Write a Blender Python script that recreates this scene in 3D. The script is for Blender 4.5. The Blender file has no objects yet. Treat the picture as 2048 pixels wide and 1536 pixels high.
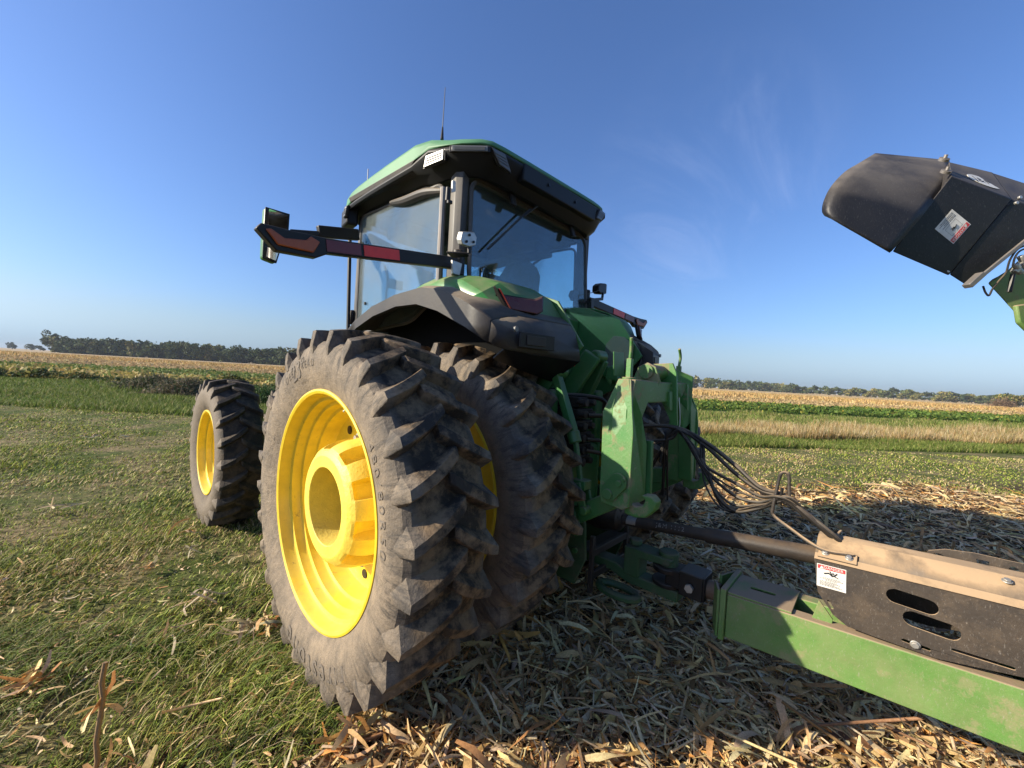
import bpy, bmesh, math, random
import numpy as np
from mathutils import Vector, Matrix
random.seed(7); RNG = np.random.default_rng(7)
SC = bpy.context.scene; COL = SC.collection
R = math.radians

# ---------------------------------------------------------------- camera, world, sun, exposure
CAM = (-2.661, -2.289, 1.780); YAW, PITCH, ROLL, FPX = -0.828, -0.020, 0.056, 800.0
def cam_axes():
    f = Vector((-math.sin(YAW)*math.cos(PITCH), math.cos(YAW)*math.cos(PITCH), math.sin(PITCH)))
    r = Vector((math.cos(YAW), math.sin(YAW), 0)); u = r.cross(f)
    c, s = math.cos(ROLL), math.sin(ROLL)
    return c*r + s*u, -s*r + c*u, f
RX, UX, FX = cam_axes()
cd = bpy.data.cameras.new('camera'); cam = bpy.data.objects.new('camera', cd); COL.objects.link(cam)
cam.matrix_world = Matrix(((RX[0], UX[0], -FX[0], CAM[0]), (RX[1], UX[1], -FX[1], CAM[1]), (RX[2], UX[2], -FX[2], CAM[2]), (0, 0, 0, 1)))
cd.sensor_width = 36; cd.lens = 36*FPX/2048; cd.clip_start = .05; cd.clip_end = 6000
SC.camera = cam
SUN_AZ, SUN_EL = 36.0, 25.0            # forward of the -X side, above the horizon
sdir = Vector((-math.cos(R(SUN_EL))*math.cos(R(SUN_AZ)), math.cos(R(SUN_EL))*math.sin(R(SUN_AZ)), math.sin(R(SUN_EL))))
ld = bpy.data.lights.new('sun', 'SUN'); ld.energy = 5.0; ld.angle = R(.5); ld.color = (1, .89, .70)
lo = bpy.data.objects.new('sun', ld); COL.objects.link(lo); lo.rotation_euler = sdir.to_track_quat('Z', 'Y').to_euler()
W = bpy.data.worlds.new('World'); SC.world = W; W.use_nodes = True
wn, wl = W.node_tree.nodes, W.node_tree.links
sky = wn.new('ShaderNodeTexSky'); sky.sky_type = 'NISHITA'; sky.sun_disc = False
sky.sun_elevation = R(SUN_EL); sky.sun_rotation = math.atan2(sdir.x, sdir.y)
sky.altitude = 200; sky.air_density = 1.25; sky.dust_density = 1.3; sky.ozone_density = 6.0
bg = wn['Background']; bg.inputs['Strength'].default_value = .097
hs_ = wn.new('ShaderNodeMix'); hs_.data_type = 'RGBA'; hs_.blend_type = 'MULTIPLY'; hs_.inputs[0].default_value = 1; hs_.inputs[7].default_value = (.89, .93, 1.13, 1)   # the camera's white balance
def wnode(t, **k):
    x = wn.new(t)
    for a, b in k.items(): setattr(x, a, b)
    return x
wtc = wnode('ShaderNodeTexCoord'); wsp = wnode('ShaderNodeSeparateXYZ'); wl.new(wtc.outputs['Generated'], wsp.inputs[0])
# pale dusty air low over the horizon
bw = wnode('ShaderNodeRGBToBW'); wl.new(sky.outputs[0], bw.inputs[0])
pt = wnode('ShaderNodeMix', data_type='RGBA', blend_type='MULTIPLY'); pt.inputs[0].default_value = 1; wl.new(bw.outputs[0], pt.inputs[6]); pt.inputs[7].default_value = (.76, 1.0, 1.03, 1)
hr_ = wnode('ShaderNodeMapRange', interpolation_type='SMOOTHERSTEP'); wl.new(wsp.outputs[2], hr_.inputs[0]); hr_.inputs[1].default_value = .0; hr_.inputs[2].default_value = .16; hr_.inputs[3].default_value = .95; hr_.inputs[4].default_value = 0
lowm = wnode('ShaderNodeMix', data_type='RGBA'); wl.new(hr_.outputs[0], lowm.inputs[0]); wl.new(sky.outputs[0], lowm.inputs[6]); wl.new(pt.outputs[2], lowm.inputs[7])
# a few thin streaks of high cloud
za = wnode('ShaderNodeMath', operation='MAXIMUM'); wl.new(wsp.outputs[2], za.inputs[0]); za.inputs[1].default_value = .08
dv = wnode('ShaderNodeVectorMath', operation='DIVIDE'); cz = wnode('ShaderNodeCombineXYZ'); [wl.new(za.outputs[0], cz.inputs[i]) for i in range(3)]; wl.new(wtc.outputs['Generated'], dv.inputs[0]); wl.new(cz.outputs[0], dv.inputs[1])
mpw = wnode('ShaderNodeMapping'); mpw.inputs['Rotation'].default_value = (0, 0, R(35)); mpw.inputs['Scale'].default_value = (.45, 1.5, 1); wl.new(dv.outputs[0], mpw.inputs[0])
def wnoise(sc, det, src, ro=.6, dist=0.):
    x = wnode('ShaderNodeTexNoise'); x.inputs['Scale'].default_value = sc; x.inputs['Detail'].default_value = det; x.inputs['Roughness'].default_value = ro; x.inputs['Distortion'].default_value = dist; wl.new(src, x.inputs['Vector']); return x.outputs['Fac']
def wramp(f, a, b, lo, hi):
    x = wnode('ShaderNodeMapRange', interpolation_type='SMOOTHSTEP'); wl.new(f, x.inputs[0])
    for i, q in enumerate((a, b, lo, hi)): x.inputs[i+1].default_value = q
    return x.outputs[0]
cm = wnode('ShaderNodeMath', operation='MULTIPLY'); wl.new(wramp(wnoise(1.4, 9, mpw.outputs[0], .65, .8), .46, .80, 0, .34), cm.inputs[0]); cm.inputs[1].default_value = .8
dt = wnode('ShaderNodeVectorMath', operation='DOT_PRODUCT'); wl.new(wtc.outputs['Generated'], dt.inputs[0]); dt.inputs[1].default_value = (.866, .282, .413)   # they stand high beyond the right side of the tractor
cm2 = wnode('ShaderNodeMath', operation='MULTIPLY'); wl.new(cm.outputs[0], cm2.inputs[0]); wl.new(wramp(dt.outputs['Value'], .965, .997, 0, .6), cm2.inputs[1])
cl_ = wnode('ShaderNodeMix', data_type='RGBA'); wl.new(cm2.outputs[0], cl_.inputs[0]); wl.new(lowm.outputs[2], cl_.inputs[6]); cl_.inputs[7].default_value = (5.2, 5.6, 6.4, 1)
wl.new(cl_.outputs[2], hs_.inputs[6]); wl.new(hs_.outputs[2], bg.inputs[0])
SC.view_settings.view_transform = 'Standard'; SC.view_settings.look = 'None'
SC.view_settings.exposure = 0.80; SC.view_settings.gamma = 1
SC.cycles.max_bounces = 8; SC.cycles.transparent_max_bounces = 16; SC.cycles.use_adaptive_sampling = True

def at(u, v, x=None, y=None, z=None):
    """survey helper: the place where the sight line of a photo point meets a known plane of the place"""
    d = FX + RX*((u-1024)/FPX) + UX*((768-v)/FPX)
    if x is not None: t = (x-CAM[0])/d[0]
    elif y is not None: t = (y-CAM[1])/d[1]
    else: t = (z-CAM[2])/d[2]
    return Vector(CAM) + d*t

# ---------------------------------------------------------------- materials
def nt(name):
    m = bpy.data.materials.new(name); m.use_nodes = True
    return m, m.node_tree.nodes, m.node_tree.links, m.node_tree.nodes['Principled BSDF']
def mixc(n, l, f, a, b):
    x = n.new('ShaderNodeMix'); x.data_type = 'RGBA'
    for k, s in ((0, f), (6, a), (7, b)):
        if hasattr(s, 'links'): l.new(s, x.inputs[k])
        elif k == 0: x.inputs[0].default_value = s
        else: x.inputs[k].default_value = (*s, 1)
    return x.outputs[2]
def noise(n, l, scale, detail=6, vec=None, rough=.6):
    t = n.new('ShaderNodeTexNoise'); t.inputs['Scale'].default_value = scale; t.inputs['Detail'].default_value = detail; t.inputs['Roughness'].default_value = rough
    if vec: l.new(vec, t.inputs['Vector'])
    return t.outputs['Fac']
def ramp(n, l, f, a, b, lo=0., hi=1.):
    r = n.new('ShaderNodeMapRange'); r.inputs[1].default_value = a; r.inputs[2].default_value = b; r.inputs[3].default_value = lo; r.inputs[4].default_value = hi
    l.new(f, r.inputs[0]); return r.outputs[0]
def mth(n, l, op, a, b=None):
    x = n.new('ShaderNodeMath'); x.operation = op
    for k, s in ((0, a), (1, b)):
        if s is None: continue
        if hasattr(s, 'links'): l.new(s, x.inputs[k])
        else: x.inputs[k].default_value = s
    return x.outputs[0]
DUST = (.30, .215, .135)
def paint(name, col, rough=.35, dust=.5, scale=3., metal=0., side=.12, coat=0., dcol=DUST, bump=.0, spec=.5, scratch=0., patch=0., stain=0.):
    """a worn coat: dust that has settled thickly on what faces up and thinly on the sides"""
    m, n, l, p = nt(name)
    tc = n.new('ShaderNodeTexCoord').outputs['Object']
    g = n.new('ShaderNodeNewGeometry'); sp = n.new('ShaderNodeSeparateXYZ'); l.new(g.outputs['Normal'], sp.inputs[0])
    up = ramp(n, l, sp.outputs[2], .15, .8, side, dust)
    nz = noise(n, l, scale, 8, tc, .65)
    f = mth(n, l, 'MULTIPLY', up, ramp(n, l, nz, .33, .62, .35, 1.35))
    if patch: f = mth(n, l, 'ADD', f, ramp(n, l, noise(n, l, scale*.9, 9, tc, .72), .55, .60, 0, patch))
    fine = noise(n, l, 90, 3, tc)
    f = mth(n, l, 'ADD', f, ramp(n, l, fine, .62, .75, 0, .22*side/.12 if side else 0))
    f = mth(n, l, 'MINIMUM', f, 1.)
    base = mixc(n, l, ramp(n, l, noise(n, l, scale*2.3, 5, tc), .3, .7), tuple(c*.85 for c in col), tuple(min(1, c*1.1) for c in col))
    if scratch:
        mp = n.new('ShaderNodeMapping'); mp.inputs['Scale'].default_value = (4, 34, 11); l.new(tc, mp.inputs[0]); mp.inputs['Rotation'].default_value = (.5, .3, .9)
        base = mixc(n, l, ramp(n, l, noise(n, l, 5, 6, mp.outputs[0], .75), .58, .68, 0, scratch), base, (.35, .33, .3))
    if stain: base = mixc(n, l, mth(n, l, 'MULTIPLY', ramp(n, l, noise(n, l, 22, 9, tc, .8), .60, .66, 0, stain), ramp(n, l, noise(n, l, 3.1, 3, tc), .42, .58)), base, (.13, .065, .015))
    c = mixc(n, l, f, base, dcol)
    l.new(c, p.inputs['Base Color']); l.new(ramp(n, l, f, 0, .7, rough, .9), p.inputs['Roughness'])
    p.inputs['Metallic'].default_value = metal; p.inputs['Coat Weight'].default_value = coat; p.inputs['Specular IOR Level'].default_value = spec
    if bump:
        b = n.new('ShaderNodeBump'); b.inputs['Strength'].default_value = bump; b.inputs['Distance'].default_value = .004
        l.new(noise(n, l, 60, 6, tc), b.inputs['Height']); l.new(b.outputs[0], p.inputs['Normal'])
    return m
M = {}
M['green'] = paint('green_paint', (.018, .155, .03), .3, .6, 4, side=.13, bump=.12)
M['green_dusty'] = paint('dusty_green_paint', (.032, .20, .03), .35, 1.0, 5, side=.17, bump=.3, scratch=.35, patch=.5)
M['green_roof'] = paint('sunbleached_green_paint', (.045, .195, .075), .5, .2, 2, side=.10, dcol=(.26, .33, .22))
M['cart_green'] = paint('cart_green_paint', (.075, .225, .035), .35, 1.2, 4, side=.26, bump=.3, scratch=.6, patch=.3)
M['yellow'] = paint('yellow_paint', (.86, .62, .03), .3, .35, 4, side=.09, coat=.2, dcol=(.50, .34, .12), stain=.8)
M['yellow_cast'] = paint('yellow_casting', (.88, .68, .09), .42, .3, 4, side=.07, dcol=(.50, .34, .12), bump=.8, stain=.7)
M['black'] = paint('black_metal', (.007, .007, .008), .42, .3, 4, side=.03, spec=.35)
M['plastic'] = paint('grey_black_plastic', (.018, .018, .02), .45, .7, 3, side=.08, dcol=(.27, .21, .145), bump=.2, spec=.35)
M['liner'] = paint('roof_underside_plastic', (.006, .007, .009), .5, .2, 2.5, side=.015, dcol=(.2, .17, .14), spec=.3)
M['cabframe'] = paint('cab_frame_dusty', (.025, .025, .026), .45, .6, 4, side=.16, dcol=(.33, .27, .20))
M['doortrim'] = paint('satin_door_trim', (.22, .21, .20), .35, .3, 6, metal=.5, side=.15)
M['green_shaded'] = paint('shaded_green_paint', (.010, .075, .018), .45, .6, 6, side=.2, bump=.2, dcol=(.14, .11, .07), patch=.3)  # dusty green, darkened in its colour for the shade low on the hitch
M['arch_shade'] = paint('shade_black_arch_plastic', (.004, .004, .004), .9, .1, 4, side=0, spec=.1)  # near-black colour carries the shade under the fender
M['steel'] = paint('bright_steel', (.55, .55, .52), .35, .3, 8, metal=.8, side=.15)
M['darksteel'] = paint('oily_dark_steel', (.020, .018, .017), .42, .5, 6, side=.12, bump=.3, dcol=(.15, .10, .06), spec=.35)
M['guard'] = paint('guard_black_steel', (.022, .021, .021), .42, 1.15, 5, side=.08, dcol=(.38, .26, .15), bump=.35, scratch=.35, patch=.05)
M['spout'] = paint('spout_black_rubber', (.010, .010, .012), .45, .5, 2.5, side=.03, dcol=(.22, .19, .16), bump=.3, scratch=.2, spec=.35)
M['hose'] = paint('hose_rubber', (.010, .010, .010), .42, .5, 10, side=.03, dcol=(.30, .22, .14), spec=.35)
M['seat'] = paint('seat_cloth', (.13, .15, .13), .85, 0, 10, side=.0)
M['interior'] = paint('cab_interior_plastic', (.09, .095, .10), .7, 0, 4, side=0)
M['lens'] = paint('clear_lamp_lens', (.12, .125, .125), .3, .1, 5, side=.04)
M['lens2'] = paint('lamp_reflector', (.12, .125, .13), .3, .1, 5, side=.05)
M['red'] = paint('red_lens', (.09, .004, .008), .2, .25, 6, side=.12)
M['amber'] = paint('amber_lens', (.40, .075, .015), .3, .15, 30, side=.1)
M['red_bright'] = paint('bright_red_tape', (.95, .035, .02), .35, .03, 6, side=.02)
M['red_dark'] = paint('dark_red_reflector', (.16, .008, .02), .3, .1, 6, side=.08)
M['white'] = paint('white_decal', (.74, .72, .66), .45, .1, 6, side=.12)
M['ink'] = paint('black_ink', (.03, .03, .03), .5, 0, 6, side=0)
M['redink'] = paint('red_ink', (.62, .03, .04), .45, .1, 6, side=.08)
M['rust'] = paint('rusty_steel', (.10, .045, .02), .6, .4, 8, side=.2)
m, n, l, p = nt('mirror_glass'); p.inputs['Metallic'].default_value = 1; p.inputs['Roughness'].default_value = .02; p.inputs['Base Color'].default_value = (.85, .87, .88, 1); M['mirror'] = m
# window glass: clear tinted pane with a dusty film
def glass(name, tint, film, lo, hi, refl=.5):
    m, n, l, p = nt(name); n.remove(p)
    tr = n.new('ShaderNodeBsdfTransparent'); tr.inputs[0].default_value = (*tint, 1)
    gl = n.new('ShaderNodeBsdfGlossy'); gl.inputs['Roughness'].default_value = .02
    fr = n.new('ShaderNodeFresnel'); fr.inputs[0].default_value = 1.5
    a = n.new('ShaderNodeMixShader'); l.new(mth(n, l, 'MULTIPLY', fr.outputs[0], refl), a.inputs[0]); l.new(tr.outputs[0], a.inputs[1]); l.new(gl.outputs[0], a.inputs[2])
    df = n.new('ShaderNodeBsdfDiffuse'); df.inputs[0].default_value = (*film, 1)
    tl = n.new('ShaderNodeBsdfTranslucent'); tl.inputs[0].default_value = (*film, 1)
    dm = n.new('ShaderNodeMixShader'); dm.inputs[0].default_value = .4; l.new(df.outputs[0], dm.inputs[1]); l.new(tl.outputs[0], dm.inputs[2])
    tc = n.new('ShaderNodeTexCoord').outputs['Object']
    b = n.new('ShaderNodeMixShader'); l.new(ramp(n, l, noise(n, l, 2.2, 7, tc), .3, .7, lo, hi), b.inputs[0])
    l.new(a.outputs[0], b.inputs[1]); l.new(dm.outputs[0], b.inputs[2]); l.new(b.outputs[0], n['Material Output'].inputs[0])
    return m
M['glass_side'] = glass('dusty_side_glass', (.72, .90, .94), (.46, .48, .47), .06, .30, .6)
M['glass_rear'] = glass('tinted_rear_glass', (.84, .93, .95), (.30, .30, .28), .02, .09, .25)
M['glass_front'] = glass('windshield_glass', (.80, .95, .97), (.5, .5, .5), .01, .05)
# tyre rubber
def rubber(name, amt=1.):
    m, n, l, p = nt(name)
    tc = n.new('ShaderNodeTexCoord').outputs['Object']; sp = n.new('ShaderNodeSeparateXYZ'); l.new(tc, sp.inputs[0])
    ax = mth(n, l, 'ABSOLUTE', sp.outputs[0]); side = ramp(n, l, ax, .165, .205)
    nz = noise(n, l, 9, 9, tc, .7); nz2 = noise(n, l, 38, 6, tc, .7); nz3 = noise(n, l, 3, 3, tc)
    tread = mixc(n, l, ramp(n, l, nz, .43, .58, .06, 1.0*amt), (.018, .016, .014), (.215, .145, .082))
    tread = mixc(n, l, ramp(n, l, nz2, .48, .7, 0, .5), tread, (.04, .03, .022))
    sw = mixc(n, l, ramp(n, l, nz, .35, .6, .35, .95*amt), (.085, .073, .060), (.29, .225, .155))
    r2 = mth(n, l, 'SQRT', mth(n, l, 'ADD', mth(n, l, 'MULTIPLY', sp.outputs[1], sp.outputs[1]), mth(n, l, 'MULTIPLY', sp.outputs[2], sp.outputs[2])))
    sw = mixc(n, l, mth(n, l, 'MULTIPLY', ramp(n, l, r2, .74, .97), ramp(n, l, noise(n, l, 6, 7, tc, .7), .4, .62, .15, .95)), sw, (.070, .062, .055))
    c = mixc(n, l, side, tread, sw)
    an = mth(n, l, 'ARCTAN2', sp.outputs[1], sp.outputs[2])
    pv = n.new('ShaderNodeCombineXYZ'); l.new(mth(n, l, 'MULTIPLY', an, 26.), pv.inputs[0]); l.new(mth(n, l, 'MULTIPLY', r2, 5.), pv.inputs[1])
    stk = mth(n, l, 'MULTIPLY', mth(n, l, 'MULTIPLY', ramp(n, l, noise(n, l, 1., 7, pv.outputs[0], .75), .50, .62, 0, .75), ramp(n, l, r2, .70, .85)), side)
    c = mixc(n, l, stk, c, (.045, .040, .036))
    # weather cracks in the sidewall
    cv = n.new('ShaderNodeCombineXYZ'); l.new(mth(n, l, 'MULTIPLY', an, 34.), cv.inputs[0]); l.new(mth(n, l, 'MULTIPLY', r2, 15.), cv.inputs[1])
    vo = n.new('ShaderNodeTexVoronoi'); vo.feature = 'DISTANCE_TO_EDGE'; l.new(cv.outputs[0], vo.inputs['Vector'])
    crk = mth(n, l, 'MULTIPLY', mth(n, l, 'MULTIPLY', ramp(n, l, vo.outputs['Distance'], .012, .03, .75, 0), side), ramp(n, l, noise(n, l, 7, 3, tc), .45, .55, 0, 1))
    c = mixc(n, l, crk, c, (.03, .027, .024))
    l.new(c, p.inputs['Base Color']); p.inputs['Roughness'].default_value = .72; p.inputs['Specular IOR Level'].default_value = .35
    b = n.new('ShaderNodeBump'); b.inputs['Strength'].default_value = .8; b.inputs['Distance'].default_value = .009
    l.new(mth(n, l, 'ADD', noise(n, l, 55, 8, tc, .7), mth(n, l, 'MULTIPLY', nz, .8)), b.inputs['Height']); l.new(b.outputs[0], p.inputs['Normal'])
    return m
M['rubber'] = rubber('tyre_rubber'); M['rubber2'] = rubber('front_tyre_rubber', .45)
M['rubber_letters'] = paint('embossed_rubber', (.12, .10, .08), .7, .4, 20, side=.3, dcol=(.2, .165, .13))
def veg(name, trans=.25, rough=.7, grain=90):
    m, n, l, p = nt(name)
    a = n.new('ShaderNodeAttribute'); a.attribute_name = 'tint'
    tc = n.new('ShaderNodeTexCoord').outputs['Object']; vv = mixc(n, l, ramp(n, l, noise(n, l, grain, 5, tc, .8), .35, .65), (.62, .58, .55), (1.12, 1.1, 1.05)); mx = n.new('ShaderNodeMix'); mx.data_type = 'RGBA'; mx.blend_type = 'MULTIPLY'; mx.inputs[0].default_value = 1; l.new(a.outputs['Color'], mx.inputs[6]); l.new(vv, mx.inputs[7])
    l.new(mx.outputs[2], p.inputs['Base Color']); p.inputs['Roughness'].default_value = rough; p.inputs['Specular IOR Level'].default_value = .25
    t = n.new('ShaderNodeBsdfTranslucent'); l.new(a.outputs['Color'], t.inputs[0])
    x = n.new('ShaderNodeMixShader'); x.inputs[0].default_value = trans
    l.new(p.outputs[0], x.inputs[1]); l.new(t.outputs[0], x.inputs[2]); l.new(x.outputs[0], n['Material Output'].inputs[0])
    return m
M['veg'] = veg('leaf_tissue'); M['straw'] = veg('dry_husk', .18, .6); M['crown'] = veg('tree_leaves', .12, .8, .8)
M['bark'] = paint('bark', (.09, .07, .05), .9, 0, 6, side=0)

# ---------------------------------------------------------------- mesh helpers
class MB:
    def __init__(s): s.v = []; s.f = []
    def add(s, vs, fs):
        o = len(s.v); s.v += [Vector(v) for v in vs]; s.f += [tuple(i+o for i in f) for f in fs]; return s
    def box(s, c, d, rot=None):
        c = Vector(c); m = rot or Matrix.Identity(3)
        vs = [c + m @ Vector((sx*d[0]/2, sy*d[1]/2, sz*d[2]/2)) for sx in (-1, 1) for sy in (-1, 1) for sz in (-1, 1)]
        return s.add(vs, [(0, 1, 3, 2), (4, 6, 7, 5), (0, 4, 5, 1), (2, 3, 7, 6), (0, 2, 6, 4), (1, 5, 7, 3)])
    def bar(s, a, b, w, h, up=(0, 0, 1)):
        a, b = Vector(a), Vector(b); d = (b-a); L = d.length; d.normalize(); up = Vector(up)
        x = d.cross(up).normalized(); z = x.cross(d)
        return s.box((a+b)/2, (w, L, h), Matrix((x, d, z)).transposed())
    def prism(s, pts, off):
        """polygon of 3-D points extruded along off"""
        pts = [Vector(p) for p in pts]; off = Vector(off); n = len(pts)
        fs = [tuple(range(n)), tuple(range(2*n-1, n-1, -1))] + [((i+1) % n, i, i+n, (i+1) % n+n) for i in range(n)]
        return s.add(pts + [p+off for p in pts], fs)
    def tube(s, pts, r, n=10, caps=True, closed=False):
        pts = [Vector(p) for p in pts]; N = len(pts); rr = r if hasattr(r, '__len__') else [r]*N
        prev = None; vs = []
        for i, p in enumerate(pts):
            d = (pts[min(i+1, N-1)] - pts[max(i-1, 0)]).normalized()
            if prev is None: x = d.orthogonal().normalized()
            else: x = (prev - d*prev.dot(d)).normalized()
            prev = x; y = d.cross(x)
            vs += [p + (x*math.cos(a) + y*math.sin(a))*rr[i] for a in [2*math.pi*k/n for k in range(n)]]
        fs = [(i*n+k, i*n+(k+1) % n, (i+1)*n+(k+1) % n, (i+1)*n+k) for i in range(N-1) for k in range(n)]
        if caps: fs += [tuple(range(n-1, -1, -1)), tuple(range((N-1)*n, N*n))]
        return s.add(vs, fs)
    def cyl(s, a, b, r, n=20, r2=None): return s.tube([a, b], [r, r if r2 is None else r2], n)
    def lathe(s, prof, seg=96, close=False):
        """profile of (x, r) turned about the X axis"""
        n = len(prof); vs = []
        for k in range(seg):
            a = 2*math.pi*k/seg; c, q = math.cos(a), math.sin(a)
            vs += [(x, r*q, r*c) for x, r in prof]
        m = n if close else n-1
        fs = [(k*n+i, k*n+(i+1) % n, ((k+1) % seg)*n+(i+1) % n, ((k+1) % seg)*n+i) for k in range(seg) for i in range(m)]
        return s.add(vs, fs)
    def loft(s, loops, closed=False, caps=False):
        n = len(loops[0]); vs = [v for lp in loops for v in lp]; m = n if closed else n-1
        fs = [(i*n+k, i*n+(k+1) % n, (i+1)*n+(k+1) % n, (i+1)*n+k) for i in range(len(loops)-1) for k in range(m)]
        if caps: fs += [tuple(range(n-1, -1, -1)), tuple(range((len(loops)-1)*n, len(loops)*n))]
        return s.add(vs, fs)
    def move(s, off): off = Vector(off); s.v = [v+off for v in s.v]; return s
    def mirror_x(s):
        s.v = [Vector((-v.x, v.y, v.z)) for v in s.v]; s.f = [tuple(reversed(f)) for f in s.f]; return s
    def copy(s): o = MB(); o.v = [v.copy() for v in s.v]; o.f = list(s.f); return o
    def build(s, name, mat, parent=None, bevel=0, smooth=False, seg=2, solid=0, sub=0, off=None, ang=35):
        me = bpy.data.meshes.new(name); me.from_pydata([tuple(v) for v in s.v], [], s.f)
        bm = bmesh.new(); bm.from_mesh(me); bmesh.ops.recalc_face_normals(bm, faces=bm.faces); bm.to_mesh(me); bm.free()
        me.materials.append(M[mat]); o = bpy.data.objects.new(name, me); COL.objects.link(o)
        if parent:
            o.parent = parent; o.location = -world_loc(parent) if off is None else Vector(off)
        if smooth: me.shade_smooth(); 
        if solid: d = o.modifiers.new('solid', 'SOLIDIFY'); d.thickness = solid; d.offset = 0
        if sub: d = o.modifiers.new('sub', 'SUBSURF'); d.levels = d.render_levels = sub
        if bevel:
            d = o.modifiers.new('bevel', 'BEVEL'); d.width = bevel; d.segments = seg; d.limit_method = 'ANGLE'; d.angle_limit = R(30)
            me.shade_smooth()
        if smooth or bevel:
            try: me.set_sharp_from_angle(angle=R(ang))
            except Exception: pass
        return o
def world_loc(o):
    v = Vector((0, 0, 0))
    while o: v += o.location; o = o.parent
    return v
def tag(o, label=None, cat=None, group=None, kind=None):
    for k, v in (('label', label), ('category', cat), ('group', group), ('kind', kind)):
        if v: o[k] = v
    return o
def empty(name, loc, label, cat, group=None):
    o = bpy.data.objects.new(name, None); COL.objects.link(o); o.location = loc; return tag(o, label, cat, group)
def text_geo(body, size, spacing=1.):
    c = bpy.data.curves.new('t', 'FONT'); c.body = body; c.size = size; c.align_x = 'CENTER'; c.align_y = 'CENTER'; c.space_character = spacing; c.resolution_u = 3
    o = bpy.data.objects.new('t', c); COL.objects.link(o); dg = bpy.context.evaluated_depsgraph_get(); dg.update()
    me = o.evaluated_get(dg).to_mesh()
    vs = [(v.co.x, v.co.y) for v in me.vertices]; fs = [tuple(p.vertices) for p in me.polygons]
    o.evaluated_get(dg).to_mesh_clear(); bpy.data.objects.remove(o); bpy.data.curves.remove(c)
    return vs, fs
def text_mb(body, size, org, ux, uy, lift=.003, mb=None, spacing=1.):
    vs, fs = text_geo(body, size, spacing); mb = mb or MB(); ux, uy = Vector(ux).normalized(), Vector(uy).normalized(); n = ux.cross(uy)
    return mb.add([Vector(org) + ux*a + uy*b + n*lift for a, b in vs], fs)
def spline(pts, n=8):
    """Catmull-Rom through the points"""
    P = [Vector(p) for p in pts]; P = [2*P[0]-P[1]] + P + [2*P[-1]-P[-2]]; out = []
    for i in range(1, len(P)-2):
        for k in range(n):
            t = k/n; a, b, c, d = P[i-1], P[i], P[i+1], P[i+2]
            out.append(.5*((2*b) + (c-a)*t + (2*a-5*b+4*c-d)*t*t + (3*b-a-3*c+d)*t*t*t))
    return out + [P[-2]]
def arrays(name, V, F, tint, mat, kind=None, label=None, cat=None, parent=None):
    """mesh from numpy: V (n,3), F (m,k), tint (n,3)"""
    me = bpy.data.meshes.new(name); k = F.shape[1]
    me.vertices.add(len(V)); me.vertices.foreach_set('co', V.astype(np.float32).ravel())
    me.loops.add(F.size); me.loops.foreach_set('vertex_index', F.astype(np.int32).ravel())
    me.polygons.add(len(F)); me.polygons.foreach_set('loop_start', np.arange(0, F.size, k, dtype=np.int32))
    me.update(calc_edges=True)
    ca = me.color_attributes.new('tint', 'FLOAT_COLOR', 'POINT'); ca.data.foreach_set('color', np.hstack([tint, np.ones((len(V), 1))]).astype(np.float32).ravel())
    me.materials.append(M[mat]); o = bpy.data.objects.new(name, me); COL.objects.link(o)
    if parent: o.parent = parent
    return tag(o, label, cat, None, kind)

def plate2d(outer, holes, thick, org, ux, uy, mb=None):
    """flat plate with real cut-outs: 2-D outlines filled and given a thickness, then stood up in the place"""
    c = bpy.data.curves.new('p', 'CURVE'); c.dimensions = '2D'; c.fill_mode = 'BOTH'; c.extrude = thick/2
    for lp in [outer] + list(holes):
        s = c.splines.new('POLY'); s.points.add(len(lp)-1); s.use_cyclic_u = True
        for q, (a, b) in zip(s.points, lp): q.co = (a, b, 0, 1)
    o = bpy.data.objects.new('p', c); COL.objects.link(o); dg = bpy.context.evaluated_depsgraph_get(); dg.update()
    me = o.evaluated_get(dg).to_mesh(); bm = bmesh.new(); bm.from_mesh(me); bmesh.ops.remove_doubles(bm, verts=bm.verts, dist=1e-5)
    ux, uy = Vector(ux).normalized(), Vector(uy).normalized(); n = ux.cross(uy); org = Vector(org)
    bm.verts.index_update(); vs = [org + ux*v.co.x + uy*v.co.y + n*v.co.z for v in bm.verts]; fs = [tuple(v.index for v in f.verts) for f in bm.faces]
    bm.free(); o.evaluated_get(dg).to_mesh_clear(); bpy.data.objects.remove(o); bpy.data.curves.remove(c)
    return (mb or MB()).add(vs, fs)
def slot(cx, cy, L, w, rot=0, n=8):
    """a long hole with round ends"""
    p = []
    for s, a0 in ((1, -90), (-1, 90)):
        for k in range(n+1):
            a = R(a0 + 180*k/n); p.append((s*(L-w)/2 + w/2*math.cos(a), w/2*math.sin(a)))
    c, q = math.cos(rot), math.sin(rot)
    return [(cx + c*x - q*y, cy + q*x + c*y) for x, y in p]
def disc2(cx, cy, r, n=20): return [(cx+r*math.cos(2*math.pi*k/n), cy+r*math.sin(2*math.pi*k/n)) for k in range(n)]

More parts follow.
